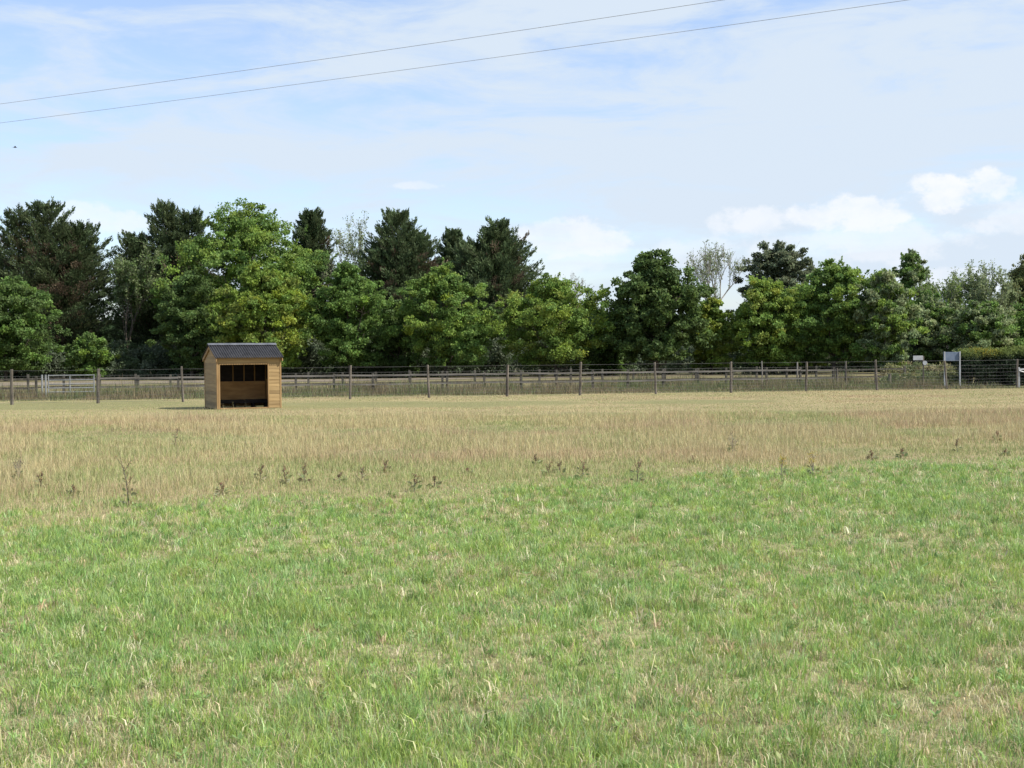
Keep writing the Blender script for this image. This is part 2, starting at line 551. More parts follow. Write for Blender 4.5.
# rough verge between and behind the fences
n = 150000
yy_ = 60.5 + 13.5 * rng.random(n)
x = (rng.random(n) * 2 - 1) * 34; y = yy_ + x * .12
rightp = sm(4, 9, x)
tone = fbm(x * .5, y * .5, 55, 3)
isg = (rng.random(n) < 0.35 + (tone - .5) * 1.6 + .25 * rightp)
col = np.where(isg[:, None], mixcol([(0.13, 0.16, 0.07), (0.16, 0.18, 0.08), (0.10, 0.14, 0.06)], n), mixcol([(0.23, 0.19, 0.11), (0.18, 0.15, 0.09), (0.15, 0.125, 0.08)], n))
h = (0.20 + 0.50 * sm(.42, .68, fbm(x * .7, y * .7, 57, 3))) * (.5 + .7 * rng.random(n)) * (1 - .15 * rightp) * (.35 + .65 * sm(60.5, 64, yy_))
keep = ((yy_ < 69.5) | (rng.random(n) < .1 + .9 * rightp)) & ((x < 21.5) | (yy_ < 62.0))
x = x[keep]; y = y[keep]; h = h[keep]; col = col[keep]; n = len(x)
o = blades('verge_grass', x, y, h, .010 + .012 * rng.random(n), .1 + .6 * rng.random(n), col, M['dry'])
tag(o, 'rough olive and brown weedy grass growing around the timber fences', 'grass', kind='stuff')

# ------------------------------------------------------------------ weeds in the meadow
def weed_mesh(root, hgt, seed, kind):
    r = random.Random(seed)
    st = MB(); V = []; Fq = []; colr = []
    tops = []
    nst = 2 if kind == 'dock' else 4
    for k in range(nst):
        a = r.random() * 6.28; l = r.uniform(0.05, 0.22) * hgt
        hh = hgt * r.uniform(0.65, 1.0) if k else hgt
        pts = [(0, 0, -0.02), (l * .3 * math.cos(a), l * .3 * math.sin(a), hh * .5), (l * math.cos(a), l * math.sin(a), hh)]
        st.tube(pts, [0.0035, 0.003, 0.0015], 5)
        tops.append(pts)
        for j in range(3):
            t = r.uniform(.5, .85); aa = r.random() * 6.28; ll = r.uniform(.08, .16) * hgt * 1.6
            p = Vector(pts[1]).lerp(Vector(pts[2]), (t - .5) * 2)
            q = p + Vector((ll * math.cos(aa) * .7, ll * math.sin(aa) * .7, ll))
            st.tube([p, q], [0.003, 0.0015], 4)
            tops.append([p, p.lerp(q, .5), q])
    s = st.build('stem', M['post'] if kind == 'dock' else M['palebark'], root)
    def quad(c, d, sz, cc):
        n0 = len(V)
        sd = Vector((r.gauss(0, 1), r.gauss(0, 1), r.gauss(0, 1))).cross(d).normalized()
        V.extend([c - d * sz, c + sd * sz * .5, c + d * sz, c - sd * sz * .5]); Fq.append((n0, n0 + 1, n0 + 2, n0 + 3)); colr.extend([cc] * 4)
    for pts in tops:
        a, b, c_ = [Vector(p) for p in pts]
        for j in range(20 if kind == 'dock' else 14):
            t = r.random()
            p = b.lerp(c_, t) if kind == 'dock' else c_ + Vector((r.gauss(0, .02), r.gauss(0, .02), r.gauss(0, .012)))
            p = p + Vector((r.gauss(0, .008), r.gauss(0, .008), r.gauss(0, .01)))
            d = Vector((r.gauss(0, 1), r.gauss(0, 1), r.gauss(0, 1))).normalized()
            if kind == 'dock': cc = (0.22 * r.uniform(.6, 1.5), 0.155 * r.uniform(.6, 1.4), 0.09)
            elif kind == 'ragwort': cc = (0.42 * r.uniform(.7, 1.1), 0.34 * r.uniform(.7, 1.1), 0.05)
            else: cc = (0.20 * r.uniform(.7, 1.3), 0.17 * r.uniform(.7, 1.3), 0.11)
            quad(p, d, r.uniform(.005, .010), cc)
    np_mesh('seed_foliage' if kind != 'ragwort' else 'flower_foliage', np.array([tuple(v) for v in V]), [np.array(Fq)], M['dry'], np.array(colr), root)
    V.clear(); Fq.clear(); colr.clear()
    for j in range(20):
        t = r.uniform(.03, .5); a = r.random() * 6.28
        p = Vector((0, 0, hgt * t)) + Vector((math.cos(a), math.sin(a), 0)) * .03
        d = Vector((math.cos(a), math.sin(a), r.uniform(-.2, .9))).normalized()
        cc = (0.22 * r.uniform(.8, 1.2), 0.23 * r.uniform(.8, 1.2), 0.11)
        quad(p + d * .04, d, r.uniform(.025, .05) * (1.2 - t), cc)
    np_mesh('foliage', np.array([tuple(v) for v in V]), [np.array(Fq)], M['grass'], np.array(colr), root)


def weed(name, px, py, hpx, kind, label, cat, seed, group=None):
    p = ground_pt(px, py)
    hgt = hpx / F * p.y
    r = empty(name, (p.x, p.y, float(zg(np.array([p.x]), np.array([p.y]))[0])), random.random() * 6, label, cat, group)
    weed_mesh(r, hgt, seed, kind)
    return r


weed('dock_plant', 129, 507, 54, 'dock', 'tallest brown weed stalk in the dry grass, lower left of the shelter', 'weed', 1)
weed('dock_plant', 175, 447, 20, 'dock', 'small dark weed stalk in the dry grass just left of and below the shelter', 'weed', 2)
weed('dock_plant', 637, 484, 26, 'dock', 'lone dark dock stalk at the grass edge, right of centre', 'weed', 3)
weed('thistle', 733, 456, 22, 'thistle', 'pale seeding thistle standing in the reddish dry grass right of centre', 'weed', 4)
weed('ragwort', 813, 476, 22, 'ragwort', 'yellow-headed ragwort, the farther right of the two in the dry grass', 'weed', 5)
weed('ragwort', 781, 478, 20, 'ragwort', 'yellow-headed ragwort, the left one of the two in the dry grass', 'weed', 6)
weed('dock_plant', 957, 452, 14, 'dock', 'dark weed stalk in the dry grass near the right edge', 'weed', 7)
weed('dock_plant', 19, 482, 24, 'thistle', 'pale greyish thistle in the dry grass by the left edge', 'weed', 8)
wr = random.Random(5)
shared = [(258, 484), (279, 486), (312, 489), (337, 480), (362, 492), (384, 486), (418, 489),
          (440, 488), (466, 486), (530, 476), (541, 474), (553, 480), (587, 476), (215, 494), (76, 508), (48, 500), (880, 462), (905, 458), (1000, 448), (1012, 452), (690, 462)]
for i, (px, py) in enumerate(shared):
    o = weed('dock_plant', px + wr.uniform(-8, 8), py + wr.uniform(-14, 4), wr.uniform(9, 22) if py > 465 else wr.uniform(8, 14), 'dock',
             'thin dark brown weed stalk among the other weeds in the dry grass', 'weed', 20 + i, 'weed stalks scattered through the dry grass')


# ------------------------------------------------------------------ the field shelter
def shelter():
    Yd = CAM_H * F / (409.3 - hor(243))
    al = math.radians(24)
    W, D, EH, RH = 2.17, 2.02, 1.76, 2.15
    c = at(217.6, 409.3, Yd)          # front left corner
    loc = Vector((c.x, c.y, 0))
    root = empty('field_shelter', loc, al, 'small timber field shelter with open front and dark corrugated roof', 'shelter')
    # local: x along the front 0..W, y depth 0..D, z up
    def boards(mb, axis_, a0, a1, off, z0, z1, out, gable=None):
        """horizontal shiplap boards, each a slightly tilted prism; axis_ 'x' or 'y'"""
        zz = z0; bh = 0.121
        while zz < z1 - 1e-4:
            zt = min(zz + bh, z1)
            lo0, lo1 = a0, a1; hi0, hi1 = a0, a1
            if gable:
                lo0, lo1 = gable(zz); hi0, hi1 = gable(zt)
                if lo1 - lo0 < 0.02: break
            t0, t1 = 0.019, 0.011
            def P(a, t, z_):
                return (a, off + out * t, z_) if axis_ == 'x' else (off + out * t, a, z_)
            vs = [P(lo0, 0, zz), P(lo1, 0, zz), P(lo1, t0, zz), P(lo0, t0, zz), P(hi0, 0, zt), P(hi1, 0, zt), P(hi1, t1, zt), P(hi0, t1, zt)]
            mb.add(vs, [(0, 1, 2, 3), (7, 6, 5, 4), (3, 2, 6, 7), (0, 4, 5, 1), (0, 3, 7, 4), (1, 5, 6, 2)])
            zz = zt
    OL, OR, OT = 0.09, W - 0.40, 1.545
    # front wall: right panel and header
    mb = MB()
    boards(mb, 'x', OR, W - 0.03, 0, 0.02, OT, -1)
    boards(mb, 'x', 0.03, W - 0.03, 0, OT, EH, -1)
    mb.build('front_wall', M['clad'], root)
    fw = [o for o in C.objects if o.parent == root][-1]
    gab = lambda z_: (0.03, D - 0.03) if z_ <= EH else (0.03 + (z_ - EH) / (RH - EH) * (D / 2 - .03), D - .03 - (z_ - EH) / (RH - EH) * (D / 2 - .03))
    for x0, o_ in ((0, -1), (W, 1)):
        mb = MB(); boards(mb, 'y', 0, D, x0, 0.02, EH, o_, None if False else (lambda z_: (0.03, D - 0.03)))
        boards(mb, 'y', 0, D, x0, EH, RH - 0.02, o_, gab)
        mb.build('side_wall', M['clad'], root)
    mb = MB(); boards(mb, 'x', 0.03, W - 0.03, D, 0.02, EH, 1); mb.build('back_wall', M['clad'], root)
    # dark panels on the upper part of the inside walls
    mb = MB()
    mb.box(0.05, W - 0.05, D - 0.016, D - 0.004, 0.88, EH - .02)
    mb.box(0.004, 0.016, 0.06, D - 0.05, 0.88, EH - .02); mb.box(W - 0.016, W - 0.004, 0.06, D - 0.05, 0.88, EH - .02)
    mb.build('upper_panel', M['darkwood'], root)
    # studs
    for fx in (0.49, 0.725, 0.95):
        mb = MB(); sx = OL + (OR - OL) * fx + 0.05
        mb.box(sx - .022, sx + .022, D - .075, D - .020, 0.0, EH - 0.02, .004); mb.build('stud', M['trim'], root)
    # kick boards inside
    mb = MB()
    for k in range(4):
        mb.box(0.06, W - 0.06, D - 0.10, D - 0.080, 0.27 + k * .162, 0.27 + k * .162 + .158, .004)
    mb.build('kickboard', M['kick'], root)
    for x0, x1 in ((0.020, .040), (W - .040, W - .020)):
        mb = MB()
        for k in range(6):
            mb.box(x0, x1, 0.06, D - 0.105, 0.02 + k * .162, 0.02 + k * .162 + .158, .004)
        mb.build('kickboard', M['kick'], root)
    # door jambs, sill, corner strips, header lip
    def piece(nm, *b, mat='trim', par=None):
        mb = MB(); mb.box(*b, .006); mb.build(nm, M[mat], par or root)
    piece('corner_post', -0.028, 0.0295, -0.028, 0.045, 0.0, EH - 0.002)
    piece('corner_post', W - 0.0295, W + 0.028, -0.028, 0.045, 0.0, EH - 0.002)
    piece('corner_post', -0.028, 0.0295, D - 0.045, D + 0.028, 0.0, EH - 0.002)
    piece('corner_post', W - 0.0295, W + 0.028, D - 0.045, D + 0.028, 0.0, EH - 0.002)
    piece('door_jamb', 0.0305, OL, -0.030, 0.045, 0.0, OT - 0.002, par=fw)
    piece('door_jamb', OR - 0.045, OR - 0.001, -0.030, 0.045, 0.0, OT - 0.002, par=fw)
    piece('lintel', OL + 0.002, OR - 0.046, -0.034, 0.045, OT - 0.04, OT + 0.012, par=fw)
    piece('threshold', OL + .002, OR - .047, -0.02, 0.045, 0.0, 0.045, par=fw)
    # bearers in the roof
    # corrugated roof: two slopes
    ov = 0.10; fo = 0.17
    sl = (RH - EH) / (D / 2)
    for sgn in (-1, 1):
        xs_ = np.arange(-ov, W + ov + 1e-4, 0.0125)
        period = 0.083
        cr = 0.022 * np.cos(2 * PI * xs_ / period)
        L_ = [0.0, 0.33, 0.66, 1.0]
        v = []; 
        for t in L_:
            yy = D / 2 + sgn * t * (D / 2 + fo)
            zz = RH + 0.055 - abs(yy - D / 2) * sl
            for xx, c_ in zip(xs_, cr): v.append((xx, yy, zz + c_))
        for t in L_:
            yy = D / 2 + sgn * t * (D / 2 + fo)
            zz = RH + 0.045 - abs(yy - D / 2) * sl
            for xx, c_ in zip(xs_, cr): v.append((xx, yy, zz + c_))
        n_ = len(xs_); m_ = len(L_); fs = []
        for j in range(m_ - 1):
            for i in range(n_ - 1):
                a = j * n_ + i; fs.append((a, a + 1, a + n_ + 1, a + n_))
                a += n_ * m_; fs.append((a + n_, a + n_ + 1, a + 1, a))
        off = n_ * m_
        for i in range(n_ - 1):
            a = (m_ - 1) * n_ + i; fs.append((a, a + 1, a + 1 + off, a + off))
        for j in range(m_ - 1):
            for i in (0, n_ - 1):
                a = j * n_ + i; fs.append((a, a + n_, a + n_ + off, a + off))
        mb = MB(); mb.add(v, fs); mb.build('roof_sheet', M['roof'], root, smooth=True)
    # ridge cap
    mb = MB()
    prof = [(-0.13, -0.13 * sl + 0.02), (-0.05, 0.005), (0, 0.03), (0.05, 0.005), (0.13, -0.13 * sl + 0.02)]
    v = []
    for xx in (-ov - .01, W + ov + .01):
        for (dy, dz) in prof: v.append((xx, D / 2 + dy, RH + 0.075 + dz))
        for (dy, dz) in prof: v.append((xx, D / 2 + dy, RH + 0.063 + dz))
    fs = []
    for i in range(4):
        fs.append((i, i + 1, i + 11, i + 10)); fs.append((i + 5, i + 15, i + 16, i + 6))
        fs.append((i, i + 5, i + 6, i + 1)); fs.append((i + 10, i + 11, i + 16, i + 15))
    fs.append((0, 10, 15, 5)); fs.append((4, 9, 19, 14))
    mb.add(v, fs); mb.build('ridge_cap', M['ridge'], root)
    # barge boards on the gables
    for x0 in (-0.062, W + 0.030):
        for sgn in (-1, 1):
            mb = MB(); v = []
            for xx in (x0, x0 + 0.032):
                for (t, dz) in ((0, 0), (1, 0), (1, -0.10), (0, -0.10)):
                    yy = D / 2 + sgn * (0.004 + t * (D / 2 + fo - .03))
                    v.append((xx, yy, RH + 0.012 - abs(yy - D / 2) * sl + dz))
            mb.add(v, [(0, 1, 2, 3), (7, 6, 5, 4), (0, 4, 5, 1), (1, 5, 6, 2), (2, 6, 7, 3), (3, 7, 4, 0)])
            mb.build('barge_board', M['trim'], root)
    # rafters
    for k in range(4):
        for sgn in (-1, 1):
            mb = MB(); v = []; xx0 = 0.05 + k * (W - .15) / 3
            for xx in (xx0, xx0 + 0.045):
                for (t, dz) in ((0, 0), (1, 0), (1, -0.08), (0, -0.08)):
                    yy = D / 2 + sgn * (0.003 + t * (D / 2 - .06))
                    v.append((xx, yy, RH + 0.012 - abs(yy - D / 2) * sl + dz))
            mb.add(v, [(0, 1, 2, 3), (7, 6, 5, 4), (0, 4, 5, 1), (1, 5, 6, 2), (2, 6, 7, 3), (3, 7, 4, 0)])
            mb.build('rafter', M['brownwood'], root)
    # low bench
    bl = loc + Matrix.Rotation(al, 3, 'Z') @ Vector((OL + 0.03, D - 0.55, 0))
    br = empty('bench', (bl.x, bl.y, 0.0), al, 'low dark wooden bench along the back inside the open shelter', 'bench')
    mb = MB(); BW = OR - OL + .3
    mb.box(0, BW, 0, .17, 0.24, 0.275, .005); mb.box(0, BW, .18, .35, 0.24, 0.275, .005); mb.box(0, BW, -.022, -.001, 0.15, 0.278, .004); mb.build('seat', M['darkwood'], br)
    for fx in (0.02, 0.38, 0.72, 0.95):
        mb = MB(); mb.box(BW * fx, BW * fx + .07, .03, .32, 0, .238, .005); mb.build('leg', M['darkwood'], br)
    # worn earth
    return root


shelter()

# ------------------------------------------------------------------ fences


def fdist(px):
    return CAM_H * F / (40.8 - 7.0 * px / 1024.0)


def line_world(px, dfun):
    d = dfun(px)
    return Vector((gx(px, d), d, 0))


posts_px = [-155, -72, 12, 98, 183, 267, 350, 429, 507, 580, 656, 731, 806, 877, 947, 1017, 1084, 1150]
fr = empty('wire_fence', line_world(512, fdist), 0, 'wire mesh stock fence on round weathered wooden posts across the field', 'fence')
fo_ = fr.location.copy()
r = random.Random(3)
PP = [line_world(p, fdist) for p in posts_px]
for i, p in enumerate(PP):
    H = 1.39 + r.uniform(-.06, .07); rad = r.uniform(.046, .066)
    lx, ly = r.uniform(-.05, .05), r.uniform(-.04, .04)
    if posts_px[i] == 877: lx = -0.07
    if posts_px[i] == 947: lx = -0.10
    mb = MB()
    q = p - fo_
    pts = [(q.x, q.y, -0.05)] + [(q.x + lx * t + r.uniform(-.006, .006), q.y + ly * t, H * t) for t in (0.2, .4, .6, .8, .985)] + [(q.x + lx, q.y + ly, H)]
    mb.tube(pts, [rad * 1.08, rad * 1.04, rad, rad * .98, rad * .96, rad * .93, rad * .75], 10)
    mb.build('post', M['post'], fr, smooth=False)
mb = MB()
heights = [0.08, 0.20, 0.33, 0.47, 0.62, 0.78, 0.95, 1.12, 1.34]
for hz in heights:
    for a, b in zip(PP[:-1], PP[1:]):
        pts = []
        for t in (0, .25, .5, .75, 1):
            p = a.lerp(b, t) - fo_
            pts.append((p.x, p.y - 0.07, hz - 0.012 * 4 * t * (1 - t)))
        mb.tube(pts, 0.0042 if hz > 1 else 0.0034, 4, cap=False)
for a, b in zip(PP[:-1], PP[1:]):
    for k in range(1, 20):
        t = k / 20; p = a.lerp(b, t) - fo_
        mb.tube([(p.x, p.y - .07, .08), (p.x, p.y - .07, 1.11)], 0.0016, 3, cap=False)
mb.build('wire_mesh', M['wire'], fr)

# white gate rail at the far right beyond the last post
q = line_world(1019, fdist)
gr = empty('white_rail', (q.x + .1, q.y + .25, 0), 0, 'white painted rail barrier starting at the right edge post', 'barrier')
mb = MB(); mb.tube([(0, 0, .82), (.55, .05, .66), (2.6, .3, .70)], .035, 8); mb.tube([(0, 0.0, .88), (2.6, .3, .92)], .03, 8); mb.build('rail', M['signwhite'], gr)
for xx in (0.02, 2.5):
    mb = MB(); mb.box(xx - .04, xx + .04, xx * .115 + .045, xx * .115 + .12, 0, .98, .006); mb.build('post', M['signwhite'], gr)


# post and rail fences
def rail_fence(name, dfun, px0, px1, step, rails, H, matp, matr, label, group, seed, off=0.0):
    a = line_world(px0, dfun); b = line_world(px1, dfun)
    Ln = (b - a).length; ang = math.atan2(b.y - a.y, b.x - a.x)
    rt = empty(name, a, ang, label, 'fence', group)
    r = random.Random(seed); n = int(Ln / step) + 1
    for i in range(n + 1):
        xx = i * Ln / n
        mb = MB(); hh = H + r.uniform(-.05, .05); dx = r.uniform(-.02, .02)
        mb.box(xx - .055 + dx, xx + .055 + dx, 0.0, .09, -.05, hh, .008)
        mb.build('post', matp, rt)
    for k, z_ in enumerate(rails):
        for i in range(n):
            x0 = i * Ln / n; x1 = (i + 1) * Ln / n
            mb = MB(); z0 = z_ + r.uniform(-.02, .02); z1 = z_ + r.uniform(-.02, .02)
            v = []
            for yy in (-.038, -.003):
                v += [(x0 + .006, yy, z0 - .036), (x1 - .006, yy, z1 - .036), (x1 - .006, yy, z1 + .036), (x0 + .006, yy, z0 + .036)]
            mb.add(v, [(0, 1, 2, 3), (7, 6, 5, 4), (0, 4, 5, 1), (1, 5, 6, 2), (2, 6, 7, 3), (3, 7, 4, 0)])
            mb.build('rail', matr, rt)
    return rt


dA = lambda px: CAM_H * F / (35.0 - 4.6 * px / 1024.0)
dB = lambda px: dA(px) + 4.2
rail_fence('rail_fence', dA, 98, 834, 1.9, (0.90, 0.47), 1.02, M['railpost'], M['rail'],
           'long grey two-rail timber fence behind the wire fence, nearest the field', None, 4)
rail_fence('rail_fence', dB, -120, 905, 1.75, (0.86, 0.45), 1.05, M['railpost'], M['railpost'],
           'dark two-rail timber fence beyond the earth track, under the trees', None, 5)

# track between them
a0, a1 = -260, 1300
mb = MB(); v = []; n = 160
r = random.Random(9)
for i in range(n + 1):
    px = a0 + (a1 - a0) * i / n
    p = line_world(px, lambda q: dA(q) + 8.5)
    wd = 1 - .8 * float(sm(560, 760, px))
    for t in range(13):
        yy = p.y + 4.2 + (t - 6 + (r.uniform(-.4, .4) if t in (0, 12) else 0)) * 0.45 * wd
        v.append((p.x, yy, float(zg(np.array([p.x]), np.array([yy]))[0]) + .012))
mb.add(v, [(13 * i + t, 13 * i + 13 + t, 13 * i + 14 + t, 13 * i + 1 + t) for i in range(n) for t in range(12)])
tag(mb.build('track', M['track']), kind='structure')

# field gate on the left
a = line_world(46, dA); b = line_world(97, dA)
Ln = (b - a).length - 0.12
ga = empty('field_gate', a, math.atan2(b.y - a.y, b.x - a.x), 'galvanised tubular field gate between the left end of the rail fence and pale posts', 'gate')
mb = MB()
for hz in (.30, .48, .66, .84, 1.06):
    mb.tube([(.12, 0, hz), (Ln, 0, hz)], .021, 8)
for xx in (.12, Ln, Ln * .5):
    mb.tube([(xx, 0.0, .26), (xx, 0.0, 1.10)], .024, 8)
mb.build('gate_frame', M['steel'], ga)
for xx in (0.0, -.16):
    mb = MB(); mb.tube([(xx, 0, -.05), (xx, 0, 1.10)], .042, 10); mb.build('post', M['steel'], ga)
# rail fence left of the gate (darker, near the left edge)
rail_fence('rail_fence', dA, -160, 36, 1.9, (0.90, 0.47), 1.05, M['railpost'], M['railpost'],
           'dark timber rail fence at the left edge, left of the metal gate', None, 14)


# twin stakes and slim stakes
def stake(px, ytop, ybase, d, rad, label, mat='post'):
    x_ = gx(px, d); H = CAM_H - (ytop - hor(px)) / F * d
    e = MB(); r = random.Random(px)
    e.tube([(0, 0, -.05), (r.uniform(-.02, .02), 0, H * .5), (r.uniform(-.03, .03), 0, H)], [rad, rad * .95, rad * .85], 8)
    o = e.build('stake', M[mat]); o.location = (x_, d, 0)
    tag(o, label, 'stake')


stake(837, 368, 386, 67.5, .06, 'short stout stake at the right end of the rail fence')
stake(762, 361, 378, 69, .035, 'slim pale tree stake left of the other two behind the rail fence', 'palebark')
stake(797, 362, 385, 69, .045, 'middle pale tree stake behind the rail fence, under the green tree', 'palebark')
stake(846, 361, 383, 70, .05, 'tall grey stake just right of the end of the rail fence', 'post')
stake(890, 374, 386, 68, .09, 'dark stump-like stake in the gap right of the rail fence')

# signs
d = 66.5
x0 = gx(943.5, d); x1 = gx(960, d)
sg = empty('sign', ((x0 + x1) / 2, d, 0), 0, 'pale blue notice board on two white posts beside the hedge', 'sign')
w2 = (x1 - x0) / 2
zt = CAM_H + (hor(951) - 352) / F * d; zb = CAM_H + (hor(951) - 361.0) / F * d
mb = MB(); mb.box(-w2, w2, -.015, .015, zb, zt, .005); mb.build('board', M['signblue'], sg)
for xx in (-w2 + .04, w2 - .02):
    mb = MB(); mb.box(xx - .03, xx + .03, -.08, -.018, 0, zt + .02, .006); mb.build('post', M['signwhite'], sg)
x0 = gx(926.5, d)
sg = empty('sign', (x0, d + .5, 0), 0, 'small white sign and round disc on one thin post, left of the blue board', 'sign')
mb = MB(); mb.box(-.035, .035, -.03, .03, 0, 1.55, .005); mb.build('post', M['post'], sg)
mb = MB(); mb.box(-.52, -.03, -.055, -.034, 1.36, 1.58, .004); mb.build('board', M['signwhite'], sg)
mb = MB(); mb.tube([(.07, -.034, 1.22), (.07, -.055, 1.22)], .11, 16); mb.build('disc', M['signwhite'], sg)

# ------------------------------------------------------------------ power lines
def cable(p0, p1, hz, label):
    def hit(px, py):
        d = ray(px, py); t = (hz - CAM_H) / d.z
        return O + d * t
    a = hit(*p0); b = hit(*p1); dv = (b - a)
    pts = []
    for i in range(41):
        t = -2.2 + 5.0 * i / 40
        p = a + dv * t
        s = t * (t - 1) * 0.12
        pts.append((p.x, p.y, hz + s))
    mb = MB(); mb.tube(pts, 0.0034, 6)
    tag(mb.build('power_line', M['cable'], smooth=True), label, 'cable', 'overhead power lines')


cable((0, 104), (723, 0), 7.0, 'upper of the two overhead power lines crossing the sky')
cable((0, 123), (908, 0), 7.0, 'lower of the two overhead power lines crossing the sky')

# bird
bp = at(15, 147.5, 70)
br = empty('bird', bp, 0.5, 'small dark bird flying in the sky at far left', 'bird')
mb = MB(); mb.tube([(-.10, 0, 0), (-.06, 0, 0), (0, 0, 0), (.05, 0, .008), (.075, 0, .014), (.095, 0, .012), (.115, 0, .008)], [.004, .013, .024, .018, .016, .013, .002], 8)
vs = []
for sgn in (-1, 1):
    n0 = len(mb.v)
    w_ = [(.035, sgn * .012, .012), (-.035, sgn * .012, .010), (-.03, sgn * .09, .055), (.03, sgn * .09, .058), (-.05, sgn * .19, .05), (-.005, sgn * .17, .056)]
    lo = [(a, b, c - .004) for a, b, c in w_]
    mb.add(w_ + lo, [(0, 1, 2, 3), (3, 2, 4, 5), (9, 8, 7, 6), (11, 10, 8, 9), (0, 3, 9, 6), (3, 5, 11, 9), (5, 4, 10, 11), (4, 2, 8, 10), (2, 1, 7, 8)])
mb.add([(-.07, -.01, .002), (-.07, .01, .002), (-.15, .03, .004), (-.15, -.03, .004), (-.07, 0, -.004)], [(0, 1, 2, 3), (4, 3, 2), (4, 0, 3), (4, 2, 1)])
mb.build('body', M['bird'], br, smooth=True)


# ------------------------------------------------------------------ trees
def leaf_quads(P, Dv, size, aspect, col):
    """rhombic leaves centred at P with axis Dv"""
    n = len(P)
    Dv = Dv / (np.linalg.norm(Dv, axis=1, keepdims=True) + 1e-9)
    q = rng.normal(size=(n, 3))
    S = np.cross(Dv, q); S /= (np.linalg.norm(S, axis=1, keepdims=True) + 1e-9)
    s = size[:, None]
    bend = np.cross(S, Dv) * s * 0.15
    V = np.stack([P - Dv * s * .5, P + S * s * aspect * .5 + bend, P + Dv * s * .5, P - S * s * aspect * .5 + bend], 1).reshape(-1, 3)
    Fq = (np.arange(n) * 4)[:, None] + np.array([[0, 1, 2, 3]])
    return V, Fq, np.repeat(col, 4, 0)


class Tree:
    def __init__(s, name, label, loc, cat='tree', group=None):
        s.root = empty(name, loc, 0, label, cat, group); s.P = []; s.D = []; s.S = []; s.A = []; s.Cc = []; s.wood = MB()

    def leaves(s, P, D, size, col, aspect=0.7):
        s.P.append(P); s.D.append(D); s.S.append(size); s.Cc.append(col); s.aspect = aspect

    def finish(s, mat='leaf', wood='bark', crown='crown'):
        if s.wood.v: s.wood.build('trunk', M[wood], s.root, smooth=True)
        V, Fq, c = leaf_quads(np.concatenate(s.P), np.concatenate(s.D), np.concatenate(s.S), s.aspect, np.concatenate(s.Cc))
        np_mesh(crown, V, [Fq], M[mat], c, s.root)


def unit(n):
    v = rng.normal(size=(n, 3)); return v / np.linalg.norm(v, axis=1, keepdims=True)


def place(px, ytop, wpx, d):
    x_ = gx(px, d)
    H = CAM_H - bz(x_, d) + (hor(px) - ytop) / F * d
    W = wpx / F * d
    return x_, H, W


